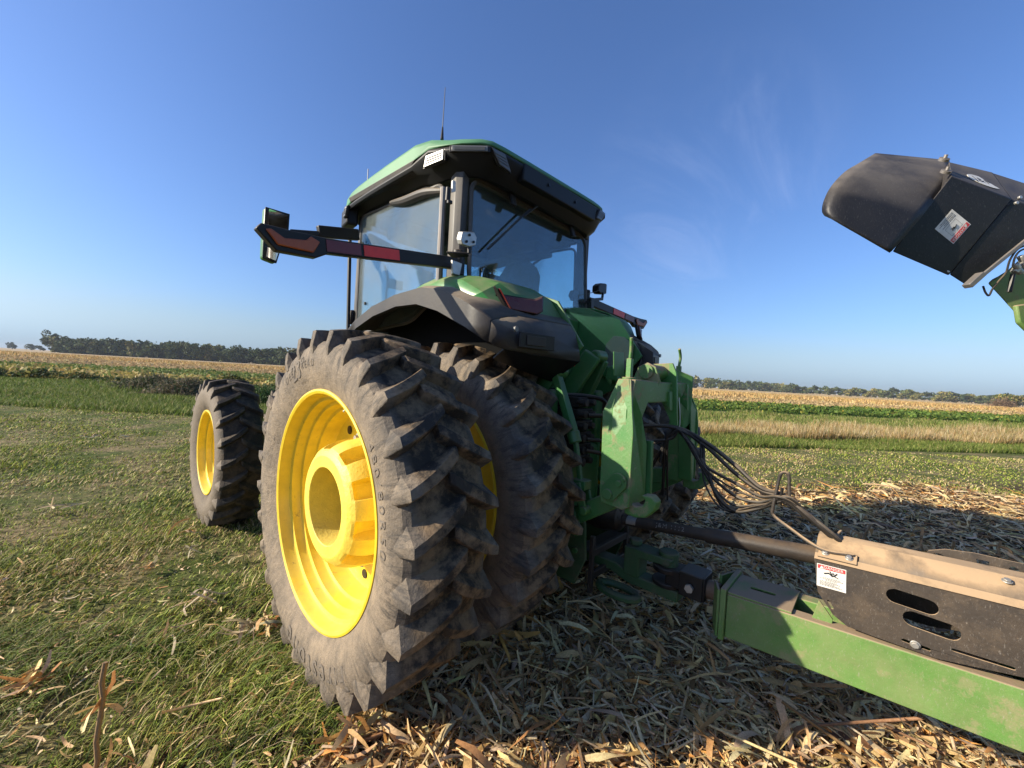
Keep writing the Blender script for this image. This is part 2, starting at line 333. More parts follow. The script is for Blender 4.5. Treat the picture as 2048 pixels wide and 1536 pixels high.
# ================================================================ THE SETTING: ground, vegetation, trees
fh = Vector((-math.sin(YAW), math.cos(YAW))); rh = Vector((math.cos(YAW), math.sin(YAW)))   # the field strips run square to fh
FH, RH = np.array(fh), np.array(rh); C2 = np.array(CAM[:2])
def world(t, s): return C2 + np.outer(t, RH) + np.outer(s, FH)
def vn(x, y, sc, seed=0):
    """cheap smooth noise, about -1..1"""
    r = np.random.default_rng(100+seed); o = np.zeros_like(x)
    for k in range(6):
        a = r.uniform(0, 2*np.pi); f = sc*r.uniform(.6, 1.9); o += np.sin(f*(x*np.cos(a)+y*np.sin(a)) + r.uniform(0, 6.3))
    return o/3
m, n, l, p = nt('field_ground')
tc = n.new('ShaderNodeTexCoord').outputs['Object']; sp = n.new('ShaderNodeSeparateXYZ'); l.new(tc, sp.inputs[0])
big = noise(n, l, .12, 5, tc); mid = noise(n, l, .9, 7, tc, .7); fine = noise(n, l, 9, 8, tc, .75); vf = noise(n, l, 45, 6, tc, .8)
s_ = mth(n, l, 'ADD', sp.outputs[1], mth(n, l, 'MULTIPLY', mth(n, l, 'SUBTRACT', mid, .5), mth(n, l, 'MULTIPLY', sp.outputs[1], .10)))
t_ = sp.outputs[0]
right = ramp(n, l, t_, -1, 3)
s_ = mth(n, l, 'SUBTRACT', s_, mth(n, l, 'MULTIPLY', mth(n, l, 'MAXIMUM', mth(n, l, 'SUBTRACT', t_, 5.), 0.), .2))
def zone(col, s0, wd, c):
    return mixc(n, l, ramp(n, l, s_, s0, s0+wd), col, c)
def two(a, b, sx, lo=.4, hi=.62): return mixc(n, l, ramp(n, l, sx, lo, hi), a, b)
mown = two((.10, .13, .03), (.30, .23, .12), mid, .45, .6); mown = two(mown, (.035, .04, .014), fine, .46, .66)
rt = zone(mown, 11.6, .5, two((.04, .10, .015), (.08, .16, .03), fine))
rt = zone(rt, 13.3, .5, two((.20, .14, .08), (.30, .22, .13), fine))
rt = zone(rt, 15.6, 1.5, two((.07, .12, .03), (.16, .17, .07), fine))
rt = zone(rt, 26.6, .4, (.40, .33, .22)); rt = zone(rt, 27.6, .4, two((.035, .085, .012), (.06, .13, .02), fine))
rt = zone(rt, 36, 4, two((.30, .26, .06), (.12, .16, .03), mid)); rt = zone(rt, 40, 4, two((.48, .32, .13), (.56, .41, .20), mid))
lf = zone(mown, 12.0, 1., two((.035, .09, .014), (.07, .15, .028), fine))
lf = zone(lf, 23, 1.5, two((.10, .10, .03), (.20, .15, .04), fine)); lf = zone(lf, 25, 3, two((.30, .20, .06), (.13, .16, .04), mid, .45, .55))
lf = zone(lf, 31, 6, two((.10, .15, .04), (.20, .21, .06), mid)); lf = zone(lf, 42, 10, two((.42, .27, .10), (.50, .34, .15), mid))
lf = zone(lf, 190, 60, (.44, .33, .19))
c = mixc(n, l, right, lf, rt)
# the corn ground: bare soil under the husks, only where the field row ends
wv = n.new('ShaderNodeVectorMath'); wv.operation = 'DOT_PRODUCT'; l.new(tc, wv.inputs[0]); wv.inputs[1].default_value = (rh.y, fh.y, 0)   # world Y measured from the camera
wy = mth(n, l, 'ADD', wv.outputs['Value'], mth(n, l, 'MULTIPLY', mth(n, l, 'SUBTRACT', mid, .5), .9))
res = mth(n, l, 'MULTIPLY', ramp(n, l, wy, .2-CAM[1]+.2, .2-CAM[1]-.25), ramp(n, l, s_, 7.9, 7.2))
c = mixc(n, l, res, c, two((.045, .03, .018), (.22, .15, .08), fine, .45, .68))
c = mixc(n, l, ramp(n, l, vf, .45, .7, 0, .45), c, (.02, .022, .01))
l.new(c, p.inputs['Base Color']); p.inputs['Roughness'].default_value = .95; p.inputs['Specular IOR Level'].default_value = .1
b = n.new('ShaderNodeBump'); b.inputs['Strength'].default_value = .8; b.inputs['Distance'].default_value = .05; l.new(fine, b.inputs['Height']); l.new(b.outputs[0], p.inputs['Normal'])
M['ground'] = m
g = MB(); S0 = 4000; g.add([(-S0, -S0, 0), (S0, -S0, 0), (S0, S0, 0), (-S0, S0, 0)], [(0, 1, 2, 3)])
gr = g.build('ground', 'ground'); gr.location = (CAM[0], CAM[1], 0); gr.rotation_euler = (0, 0, YAW); tag(gr, kind='structure')

def area(nn, s0, s1, t0=-1.5, t1=1.5):
    s = np.sqrt(RNG.uniform(s0*s0, s1*s1, nn)); t = RNG.uniform(t0, t1, nn)*(s+(.9 if s0 < 4 else .3)); return t, s
def palette(nn, cols, w, var=.25):
    cols = np.array(cols); w = [w[i % len(w)] for i in range(len(cols))]; k = RNG.choice(len(cols), nn, p=np.array(w)/sum(w)); c = cols[k]*(1+RNG.uniform(-var, var, (nn, 1)))
    return np.clip(c*(1+RNG.uniform(-.08, .08, (nn, 3))), 0, 1)
def blades(xy, h, w, lean, tint, z0=0., curl=1., head=None, wind=None):
    """bent tapering blades: 4 levels of 2 points"""
    N = len(xy); a = RNG.uniform(0, 2*np.pi, N) if wind is None else RNG.normal(wind, 1.0, N)+.8*vn(xy[:, 0], xy[:, 1], 1.1, 31); b = a + RNG.normal(0, .5, N) + np.pi/2
    d = np.stack([np.cos(a), np.sin(a)], 1); e = np.stack([np.cos(b), np.sin(b)], 1)
    V = np.zeros((N, 8, 3)); wd = [1, .85, .55, .08]
    for k in range(4):
        f = k/3; off = lean*h*(f**1.6)*curl; z = h*f*np.sqrt(np.clip(1-(lean*f*.75)**2, .05, 1))
        for sgn, j in ((-1, 0), (1, 1)):
            V[:, 2*k+j, :2] = xy + d*off[:, None] + e*(sgn*w*wd[k]*.5)[:, None]; V[:, 2*k+j, 2] = z0 + z
    base = (np.arange(N)*8)[:, None, None]; q = np.array([[0, 1, 3, 2], [2, 3, 5, 4], [4, 5, 7, 6]])
    T = np.repeat(tint, 8, 0).reshape(N, 8, 3).copy(); 
    if head is not None: T[:, 4:] = head[:, None, :]
    return V.reshape(-1, 3), (base+q).reshape(-1, 4), T.reshape(-1, 3)
def join(parts):
    V, F, T = [], [], []; o = 0
    for v, f, t in parts: V.append(v); F.append(f+o); T.append(t); o += len(v)
    return np.vstack(V), np.vstack(F), np.vstack(T)
def is_res(xy, s): return (xy[:, 1] < .25 - .75*np.clip((-1.5-xy[:, 0])/.25, 0, 1) + .45*np.clip((-2.15-xy[:, 0])/.4, 0, 1) + .22*vn(xy[:, 0], xy[:, 1], 1.6, 3)) & (s < 7.5 + .5*vn(xy[:, 0], xy[:, 1], 1.2, 4))
GREEN = [(.22, .29, .042), (.37, .41, .08), (.08, .12, .020), (.40, .36, .11), (.66, .53, .30), (.36, .25, .12)]
parts = []
for nn, s0, s1, h, w in ((62000, .9, 2.6, .040, .0055), (60000, 2.6, 4.5, .040, .0085), (52000, 4.5, 8, .042, .013), (60000, 8, 13, .034, .018)):
    t, s = area(nn, s0, s1); xy = world(t, s); dn = vn(xy[:, 0], xy[:, 1], 2.6, 1)
    rs = is_res(xy, s); keep = (~rs | (RNG.uniform(0, 1, nn) < .02 + .12*((xy[:, 0] < -1.7)))) & (RNG.uniform(-1.6, 1, nn) < dn+.6)
    near_edge = (~rs) & (xy[:, 1] < 1.3) & (xy[:, 0] < -1.2)
    t, s, xy, dn, ne = t[keep], s[keep], xy[keep], dn[keep], near_edge[keep]; N = len(t)
    wear = (vn(xy[:, 0]*.3, xy[:, 1]*1., 1.4, 2) > .25)
    c = palette(N, GREEN, (5, 4, 4.5, 2, 1.6, 1.4), .45); dry = palette(N, GREEN, (1, 1, 1, 2, 3.5, 3)); c[wear] = np.where(RNG.uniform(0, 1, (wear.sum(), 1)) < .6, dry[wear], c[wear])
    hh = h*(1+.55*np.clip(dn, -1, 1))*RNG.uniform(.5, 1.6, N)*np.where(ne, 1.5, 1)
    parts.append(blades(xy, hh, w*RNG.uniform(.6, 1.4, N), RNG.uniform(.6, 1.3, N), c, wind=-.2))
arrays('mown_grass', *join(parts), 'veg', 'stuff', 'short mown grass with dry patches around the tractor', 'grass')
# matted coarse grass and weeds in the near left corner
t, s = area(9000, .9, 2.5, -1.5, -.2); xy = world(t, s); k = (xy[:, 1] > -.35) & (RNG.uniform(-1.2, 1, len(t)) < vn(xy[:, 0], xy[:, 1], 3.2, 8)) ; xy = xy[k]; N = len(xy)
arrays('coarse_grass', *blades(xy, RNG.uniform(.06, .19, N), RNG.uniform(.003, .007, N), RNG.uniform(.9, 1.35, N), palette(N, [(.15, .23, .04), (.21, .28, .07), (.40, .36, .17), (.55, .46, .28), (.08, .12, .03)], (4, 4, 2, 2, 3), .4), wind=-.2), 'veg', 'stuff', 'long flattened grass tangled with straw beside the big tyre', 'grass')
# tall green strip, both sides
parts = []
for nn, s0, s1, t0, t1, h, w in ((62000, 11.7, 13.9, -.1, 2.1, .17, .016), (50000, 12.2, 18, -1.5, -.05, .15, .020), (30000, 18, 24, -1.5, .1, .18, .03), (60000, 15.2, 27, .0, 2.1, .20, .03)):
    t, s = area(nn, s0, s1, t0, t1); s = s + .2*np.clip(t-5, 0, None)*(t1 > 1); xy = world(t, s); N = nn; dn = vn(xy[:, 0], xy[:, 1], .9, 5)
    sdry = .55 if s0 == 15.2 else .15
    c = palette(N, [(.15, .21, .035), (.21, .27, .06), (.09, .14, .025), (.30, .30, .09), (.46, .38, .18)], (5, 5, 3, 2, 6*sdry))
    parts.append(blades(xy, h*(1+.4*dn)*RNG.uniform(.5, 1.4, N), w*RNG.uniform(.6, 1.4, N), RNG.uniform(.2, .9, N), c))
arrays('tall_green_grass', *join(parts), 'veg', 'stuff', 'bright green uncut grass strip bordering the mown lane', 'grass')
# dead brown grass with pale seed heads, right
t, s = area(80000, 13.5, 17, .35, 2.1); sq = s.copy(); s = s + .2*np.clip(t-5, 0, None); xy = world(t, s); dn = vn(xy[:, 0], xy[:, 1], 1.1, 16)+.5*vn(xy[:, 0], xy[:, 1], 3.5, 17); k = RNG.uniform(-1, 1.2, len(t)) < dn + .9*(1-np.clip((sq-13.5)/2.5, 0, 1)); t, s, xy, sq = t[k], s[k], xy[k], sq[k]; N = len(t); dn = vn(xy[:, 0], xy[:, 1], .8, 6); sp_ = 0
c = palette(N, [(.38, .25, .09), (.50, .34, .13), (.27, .17, .06), (.56, .44, .20), (.18, .21, .05)], (5, 5, 3, 3, 3)); hd = palette(N, [(.62, .52, .32), (.46, .32, .14), (.24, .25, .08)], (1, 1.4, .5))
arrays('dead_tall_grass', *blades(xy, (.40+.16*dn)*RNG.uniform(.45, 1.4, N), .016*RNG.uniform(.5, 1.5, N), RNG.uniform(.1, .6, N), c, head=hd), 'veg', 'stuff', 'dead brown waist-high grass with pale seed heads beyond the mown lane', 'dead grass')
# loose leafy crops: clumps of little leaves
def leaves(xy, h, size, tint):
    N = len(xy); c = np.zeros((N, 3)); c[:, :2] = xy; c[:, 2] = RNG.uniform(.25, 1, N)*h
    a = RNG.normal(0, 1, (N, 3)); a /= np.linalg.norm(a, axis=1)[:, None]; b = np.cross(a, RNG.normal(0, 1, (N, 3))); b /= np.linalg.norm(b, axis=1)[:, None]
    V = np.stack([c-a*size[:, None], c-b*size[:, None]*.6, c+a*size[:, None], c+b*size[:, None]*.6], 1)
    return V.reshape(-1, 3), np.arange(4*N).reshape(-1, 4), np.repeat(tint, 4, 0)
t, s = area(105000, 27.8, 58, .1, 2.1); sq = s; s = s + .2*np.clip(t-5, 0, None); xy = world(t, s); N = len(t); yel = np.clip((sq-34)/5, .08, 1) > RNG.uniform(0, 1, N)
c = palette(N, [(.10, .17, .03), (.14, .21, .04), (.06, .11, .02)], (4, 3, 3)); c[yel] = palette(int(yel.sum()), [(.36, .32, .06), (.24, .25, .05), (.12, .17, .03)], (3, 3, 2)); br = sq > 39.5+2.5*vn(t, s, .3, 41); c[br] = palette(int(br.sum()), [(.48, .35, .17), (.56, .44, .24), (.38, .28, .13)], (3, 3, 2))
parts = [leaves(xy, .46*(1+.25*vn(xy[:, 0], xy[:, 1], 1.5, 9)), RNG.uniform(.08, .17, N), c)]
t, s = area(80000, 24.5, 75, -1.5, .1); xy = world(t, s); N = len(t); b_ = vn(t*.12, s, .45, 10)+RNG.normal(0, .3, N)+np.clip((s-38)/5, -1, 0)*.3
c = palette(N, [(.13, .19, .05), (.19, .24, .07), (.28, .27, .09)], (4, 4, 2)); yl = b_ > .35; c[yl] = palette(int(yl.sum()), [(.46, .35, .12), (.52, .42, .17), (.36, .31, .09)], (3, 3, 2)); br = s > 42+3*vn(t, s, .15, 42); c[br] = palette(int(br.sum()), [(.46, .33, .17), (.54, .42, .23), (.36, .27, .13)], (3, 3, 2))
parts.append(leaves(xy, .5*(1+.25*vn(xy[:, 0], xy[:, 1], 1.5, 11)), RNG.uniform(.09, .19, N), c))
arrays('bean_crop', *join(parts), 'veg', 'stuff', 'ripening bean field in green and yellow bands beyond the grass', 'crop')
# standing dry corn, far right and far left
parts = []
for nn, s0, s1, t0, t1, h in ((26000, 62, 165, -.05, 1.5, .8), (16000, 75, 190, -1.5, 0, .6)):
    t, s = area(nn, s0, s1, t0, t1); xy = world(t, s); N = nn
    parts.append(blades(xy, h*RNG.uniform(.6, 1.1, N), RNG.uniform(.15, .4, N), RNG.uniform(0, .5, N), palette(N, [(.52, .35, .14), (.62, .46, .22), (.40, .26, .10), (.30, .25, .08)], (4, 3, 3, 1))))
arrays('dry_corn_crop', *join(parts), 'veg', 'stuff', 'standing dry brown corn across the far field', 'crop')
# weedy field edge and brush on the left
def brush(name, cx, cs, wd, dp, h, nn, cols, wts, label, cat='bush', sz=.05):
    t = cx + RNG.normal(0, wd/2.2, nn); s = cs + RNG.normal(0, dp/2.2, nn); xy = world(t, s)-world(np.array([cx]), np.array([cs]))
    prof = h*np.exp(-((t-cx)/wd)**2*1.2)*(1+.4*vn(t, s, 2.2, len(name)))
    v1 = leaves(xy, np.clip(prof, .1, None), RNG.uniform(.5, 1.3, nn)*sz, palette(nn, cols, wts))
    k = nn//4; v2 = blades(xy[:k], np.clip(prof[:k]*1.2, .15, None)*RNG.uniform(.6, 1.1, k), np.full(k, .02), RNG.uniform(.1, .6, k), palette(k, cols, wts))
    o = arrays(name, *join([v1, v2]), 'veg', None, label, cat); w0 = world(np.array([cx]), np.array([cs]))[0]; o.location = (w0[0], w0[1], 0); return o
GB = [(.09, .11, .05), (.17, .15, .10), (.25, .20, .13), (.05, .075, .03)]
brush('weed_clump', -18.0, 20, 1.6, 1.1, .85, 3600, GB, (3, 3, 2, 3), 'grey brown weed clump at the left end of the brush line')
brush('weed_clump', -15.0, 18.2, 1.5, .9, .72, 3200, GB, (2, 4, 4, 2), 'dry tan weed clump in the middle of the brush line')
brush('weed_clump', -11.0, 17.3, 1.6, .9, .62, 3000, [(.06, .12, .03), (.10, .17, .05), (.2, .18, .1)], (4, 3, 1), 'darker green weed clump nearest the front tyre')
for i in range(7):
    brush('field_edge_bush', -31+i*2.9+random.uniform(-1, 1), 24.3+random.uniform(-.8, .6), 1.6, .8, random.uniform(.5, .85), 800, [(.06, .09, .03), (.10, .13, .04), (.30, .24, .07)], (4, 3, 2+i % 3), 'low dark bush in the weedy edge of the bean field', sz=.10)['group'] = 'bushes along the bean field edge'
# ---- husks, leaves and stalk pieces on the corn ground
def strips(xy, z, L, w, tint, pitch=.16, bend=.4):
    N = len(xy); a = RNG.uniform(0, 2*np.pi, N); el = RNG.normal(0, pitch, N); bd = RNG.normal(0, bend, N); tw = RNG.normal(0, .7, N); roll = RNG.normal(0, .45, N)
    K = 5; V = np.zeros((N, 2*K, 3)); p0 = np.zeros((N, 3)); p0[:, :2] = xy; ang = a.copy(); e = el.copy(); pos = p0.copy()
    wp = [.62, 1., .93, .85, .38]; lo = np.full(N, 9.)
    for k in range(K):
        d = np.stack([np.cos(ang)*np.cos(e), np.sin(ang)*np.cos(e), np.sin(e)], 1); rl = roll + tw*(k/4)
        sd = np.stack([-np.sin(ang), np.cos(ang), np.zeros(N)], 1); up = np.cross(d, sd); sd = sd*np.cos(rl)[:, None] - up*np.sin(rl)[:, None]
        V[:, 2*k] = pos - sd*(w*wp[k]/2)[:, None]; V[:, 2*k+1] = pos + sd*(w*wp[k]/2)[:, None]
        pos = pos + d*(L/4)[:, None]; ang = ang + bd/4; e = e - np.abs(RNG.normal(0, .22, N))*np.sign(el)
    V[:, :, :2] -= (V[:, :, :2].mean(1) - xy)[:, None, :]; V[:, :, 2] += (z - V[:, :, 2].min(1))[:, None]
    q = np.array([[2*k, 2*k+1, 2*k+3, 2*k+2] for k in range(K-1)]); base = (np.arange(N)*2*K)[:, None, None]
    T = np.repeat(tint, 2*K, 0).reshape(N, 2*K, 3)*RNG.uniform(.85, 1.1, (N, 2*K, 1)); T[:, 0::2] *= RNG.uniform(.6, 1.1, (N, 1, 1)); T = np.clip(T, 0, 1)
    return V.reshape(-1, 3), (base+q).reshape(-1, 4), T.reshape(-1, 3)
HUSK = [(.90, .68, .36), (.78, .54, .25), (.50, .29, .12), (.68, .55, .36), (.68, .34, .10), (.50, .40, .16), (.22, .13, .06)]; HW = (7, 5.5, 4, 4.5, 2, 1.2, 2.8)
parts = []
for nn, s0, s1, L, w, zz in ((14000, .8, 2.6, .12, .014, .045), (37000, .8, 2.8, .055, .007, .05), (17500, 2.6, 4.6, .14, .017, .05), (32000, 2.6, 4.8, .06, .009, .055), (30000, 4.6, 9, .13, .018, .055)):
    t, s = area(nn, s0, s1); xy = world(t, s); k = is_res(xy, s-.25*RNG.uniform(-1, 1, nn)**3*4) ; xy = xy[k]; N = len(xy)
    Ls = L*RNG.lognormal(0, .45, N); parts.append(strips(xy, RNG.uniform(0, 1, N)**1.5*zz, Ls, np.minimum(w*RNG.lognormal(0, .6, N), Ls*.3), palette(N, HUSK, HW)))
t, s = area(380, .8, 3.6); xy = world(t, s); xy = xy[is_res(xy, s)]; N = len(xy)
parts.append(strips(xy, RNG.uniform(.01, .05, N), RNG.uniform(.14, .36, N), RNG.uniform(.015, .04, N), palette(N, HUSK, HW), .3, .9))
def sticks(xy, z, L, r, tint):
    N = len(xy); a = RNG.uniform(0, 2*np.pi, N); el = RNG.normal(0, .12, N); d = np.stack([np.cos(a)*np.cos(el), np.sin(a)*np.cos(el), np.sin(el)], 1)
    sd = np.stack([-np.sin(a), np.cos(a), np.zeros(N)], 1); up = np.cross(d, sd); V = np.zeros((N, 10, 3)); c = np.zeros((N, 3)); c[:, :2] = xy; c[:, 2] = z + r + np.abs(np.sin(el))*L/2
    for e in (0, 1):
        for k in range(5):
            th = 2*np.pi*k/5; V[:, e*5+k] = c + d*((e-.5)*L)[:, None] + (sd*np.cos(th)+up*np.sin(th))*(r*(1-.15*e))[:, None]
    q = np.array([[k, (k+1) % 5, 5+(k+1) % 5, 5+k] for k in range(5)] + [[0, 1, 2, 3], [8, 7, 6, 5]]); base = (np.arange(N)*10)[:, None, None]
    return V.reshape(-1, 3), (base+q).reshape(-1, 4), np.repeat(tint, 10, 0)
for nn, s0, s1 in ((2600, .8, 3.4), (3600, 3.4, 8.5)):
    t, s = area(nn, s0, s1); xy = world(t, s); k = is_res(xy, s) | (RNG.uniform(0, 1, nn) < .05*(s < 3)); xy = xy[k]; N = len(xy)
    parts.append(sticks(xy, RNG.uniform(0, .045, N), RNG.lognormal(-2.2, .6, N), RNG.uniform(.002, .009, N), palette(N, [(.62, .48, .27), (.45, .30, .14), (.70, .58, .38), (.30, .18, .09)], (4, 3, 3, 2))))
arrays('corn_residue', *join(parts), 'straw', 'stuff', 'thick litter of shredded corn husks and leaves under the machines', 'crop residue')
# sparse chaff blown onto the grass
parts = []
for nn, s0, s1, L in ((2200, .9, 3.4, .06), (900, 3.2, 9, .09)):
    t, s = area(nn, s0, s1, -1.5, .1); xy = world(t, s); k = ~is_res(xy, s) & (RNG.uniform(0, 1, nn) < np.exp(-(xy[:, 1]-.2)*.55)); xy = xy[k]; N = len(xy)
    parts.append(strips(xy, RNG.uniform(.02, .05, N), L*RNG.lognormal(0, .5, N), RNG.uniform(.004, .014, N), palette(N, HUSK[:4], HW[:4])))
arrays('scattered_chaff', *join(parts), 'straw', 'stuff', 'loose straw bits scattered over the mown grass', 'crop residue')
# single husk scraps one can count
def husk(pos, n_, L, label, cols=HUSK[:3], grp='dry husk scraps lying on the mown grass', wd=.03, pt=.35, name='corn_husk'):
    v, f, tt = strips(RNG.normal(0, L*.18, (n_, 2)), RNG.uniform(.02, .06, n_), L*RNG.uniform(.6, 1.2, n_), wd*RNG.uniform(.4, 1., n_), palette(n_, cols, [1]*len(cols)), pt, 1.0)
    o = arrays(name, v, f, tt, 'straw', None, label, 'corn husk'); o.location = (pos[0], pos[1], .015); o['group'] = grp
PALE = [(.62, .52, .36), (.52, .40, .25)]
for (u, v_), n_, L, lb in (((118, 1028), 9, .30, 'pale splayed husk just beyond the shadow on the grass'), ((378, 1076), 7, .22, 'orange brown husk lying below the front tyre'), ((380, 1118), 4, .26, 'thin pale leaf below the orange husk'),
        ((402, 1218), 10, .22, 'white curled husk halfway to the big tyre'), ((300, 1148), 6, .12, 'small brown husk scrap in the dark grass'), ((485, 1275), 12, .22, 'bushy pale husk tuft against the big tyre'), ((545, 1270), 10, .2, 'brown husk touching the big tyre side'),
        ((30, 1395), 12, .24, 'brown husk bundle at the left edge of the picture'), ((350, 1280), 3, .18, 'two thin white leaf curls in the long grass'), ((258, 880), 4, .3, 'small white husk far out on the grass'), ((190, 878), 4, .25, 'tan husk scrap far out beside the white one'), ((690, 1500), 14, .25, 'orange husk bundle in front of the big tyre')):
    husk(at(u, v_, z=0), n_, L, lb, PALE if 'pale' in lb or 'white' in lb else HUSK[1:5], wd=.028)
def stalk(u, v_, h, lean, label, leaf=2, r=.011):
    b0 = at(u, v_, z=0); e = empty('corn_stalk', (b0.x, b0.y, 0), label, 'corn stalk', 'cut corn stalks standing in the residue')
    mb = MB(); top = Vector((lean[0]*h, lean[1]*h, h)); pts = [top*(k/6)+Vector((.006*math.sin(k*2.1), .006*math.cos(k*1.7), 0)) for k in range(7)]
    mb.tube(pts, [r*(1.12 if k % 2 else 1) for k in range(7)], 8).build('stem', 'stalk', e, smooth=True, off=(0, 0, 0))
    if leaf:
        v, f, tt = strips(np.tile([[top.x*.7, top.y*.7]], (leaf, 1)), np.full(leaf, h*.55), RNG.uniform(.15, .3, leaf), RNG.uniform(.02, .035, leaf), palette(leaf, HUSK[:3], [1]*3), .9, 1.)
        o = arrays('leaf', v, f, tt, 'straw', parent=e)
M['stalk'] = paint('corn_stalk_skin', (.24, .155, .075), .6, 0, 30, side=0)
stalk(188, 1560, .46, (.05, .12), 'tall brown corn stalk with a pale split top in the near left corner', 3, .009)
for i, (u, v_, h) in enumerate(((1452, 985, .22), (1880, 1010, .26), (1560, 1015, .2), (1720, 1095, .28), (1845, 1115, .24), (1905, 1130, .27), (1640, 1085, .22), (1940, 1070, .2), (1780, 1000, .16), (1995, 1120, .22))):
    stalk(u, v_, h, (random.uniform(-.4, .4), random.uniform(-.4, .4)), 'short broken corn stalk standing in the residue beyond the cart tongue', 2, .012)

# ---------------------------------------------------------------- trees
def crown_arrays(c, rad, nn, size, cols, wts, lumps=9):
    """leaf clumps spread over overlapping lumps of different size, uneven outline, gaps between"""
    C = np.array(c); rad = np.array(rad); lc = RNG.normal(0, .42, (lumps, 3)); lc[:, 2] = RNG.uniform(-.75, .8, lumps); lr = RNG.uniform(.28, .55, lumps)*(1-.3*np.clip(lc[:, 2], 0, 1))
    k = RNG.integers(0, lumps, nn); d = RNG.normal(0, 1, (nn, 3)); d /= np.linalg.norm(d, axis=1)[:, None]; r = RNG.uniform(.35, 1, nn)**.5
    P = C + (lc[k] + d*(lr[k]*r)[:, None])*rad
    a = RNG.normal(0, 1, (nn, 3)); a /= np.linalg.norm(a, axis=1)[:, None]; b = np.cross(a, RNG.normal(0, 1, (nn, 3))); b /= np.linalg.norm(b, axis=1)[:, None]
    sz = size*RNG.uniform(.5, 1.4, nn)[:, None]; V = np.stack([P-a*sz, P-b*sz*.7, P+a*sz, P+b*sz*.7], 1)
    lt = RNG.uniform(.75, 1.25, lumps)[k][:, None]
    return V.reshape(-1, 3), np.arange(4*nn).reshape(-1, 4), np.repeat(np.clip(palette(nn, cols, wts)*lt, 0, 1), 4, 0)
DK = [(.05, .08, .03), (.075, .105, .038), (.10, .125, .045)]; YG = [(.17, .18, .055), (.27, .23, .08), (.12, .14, .045)]
def TS(u, s): return (u-1024)/FPX*s
parts = []
for i in range(330):
    u = random.uniform(112, 640); s = random.uniform(330, 380)*(1-.08*(u-112)/500); t = TS(u, s)
    h = random.uniform(9.5, 14.5)*(1 if i % 4 else .6); w0 = world(np.array([t]), np.array([s]))[0]
    parts.append(crown_arrays((w0[0], w0[1], h*.52), (5.5, 5.5, h*.5), 260, .95, DK if random.random() < .8 else YG, (3, 3, 2)))
arrays('wood', *join(parts), 'crown', 'stuff', 'dark wood of leafy trees along the far edge of the left field', 'wood')
parts = []
for i in range(110):
    u = random.uniform(1290, 1600); s = random.uniform(360, 430)*(1+(u-1290)/420); t = TS(u, s)
    h = random.uniform(11, 14); w0 = world(np.array([t]), np.array([s]))[0]
    parts.append(crown_arrays((w0[0], w0[1], h*.5), (6.5, 6.5, h*.5), 200, 1.2, DK if random.random() < .65 else YG, (3, 3, 2)))
arrays('far_wood', *join(parts), 'crown', 'stuff', 'dark green wood behind the hitch on the right horizon', 'wood')
def tree(u, s, h, wd, cols, label, group=None, nn=420, sz=1.0, src=None, lumps=9):
    w0 = world(np.array([TS(u, s)]), np.array([s]))[0]
    e = empty('tree', (w0[0], w0[1], 0), label, 'tree', group)
    if src:
        for ch in src.children:
            c = ch.copy(); COL.objects.link(c); c.parent = e
        e.rotation_euler = (0, 0, random.uniform(0, 6)); e.scale = (wd, wd, h); return e
    mb = MB(); mb.tube([(0, 0, 0), (.1, 0, h*.3), (0, .15, h*.6)], [h*.03, h*.022, h*.01], 8)
    for k in range(5):
        a = k*1.3; mb.tube([(0, 0, h*(.25+.05*k)), (math.cos(a)*wd*.5, math.sin(a)*wd*.5, h*(.5+.07*k))], [h*.012, h*.004], 6)
    mb.build('trunk', 'bark', e, smooth=True, off=(0, 0, 0))
    arrays('crown', *crown_arrays((0, 0, h*.56), (wd, wd, h*.47), nn, sz, cols, (3, 3, 2), lumps), 'crown', parent=e); return e
tree(101, 350, 17.5, 7, DK[1:] + YG[2:], 'tall open-crowned tree at the left end of the wood', nn=1500, sz=.7, lumps=14)
tree(23, 620, 11, 5, DK, 'small lone round tree on the far left horizon', nn=600, sz=.9)
tree(50, 640, 8.5, 3, YG, 'thin pale bare-looking tree right of the lone round tree', nn=120, sz=.6)
tree(62, 560, 8.5, 6, DK, 'low dark tree between the lone tree and the wood', nn=500, sz=.9)
tree(78, 560, 7, 5, DK, 'lowest dark tree touching the left end of the wood', nn=500, sz=.9)
protos = [None]*4; kinds = [(DK, 'dark rounded tree in the hedge line along the far right field'), (YG, 'yellow green tree in the hedge line along the far right field'), (DK[1:]+YG[:1], 'mixed green low tree in the hedge line along the far right field')]
us = np.linspace(1560, 2120, 58)+RNG.uniform(-5, 5, 58)
for i, u in enumerate(us):
    k = int(RNG.integers(0, 3)); s = 520+RNG.uniform(-40, 40)-(u-1560)*.25; big = 1.25 if 1690 < u < 1860 and i % 3 == 0 else 1
    hs = RNG.uniform(.65, .95)*big
    if protos[k] is None: protos[k] = tree(u, s, 11, 7, kinds[k][0], kinds[k][1], 'hedge-line trees on the right horizon', 700, 1.0)
    else: tree(u, s, hs, RNG.uniform(.7, 1.3), None, kinds[k][1], 'hedge-line trees on the right horizon', src=protos[k])
tree(2030, 190, 6.5, 6.5, DK[1:]+YG, 'nearer spreading green tree at the right edge of the picture', nn=900, sz=.5)
brush('shrub', TS(2005, 150), 150, 4, 3, 3.2, 2600, [(.22, .15, .10), (.28, .20, .13), (.15, .12, .07)], (3, 3, 2), 'low reddish brown shrub beneath the nearer tree', sz=.22)

# ================================================================ THE TRACTOR
T = empty('tractor', (0, 0, 0), 'large green tractor with yellow dual wheels parked with its rear to the camera', 'tractor')
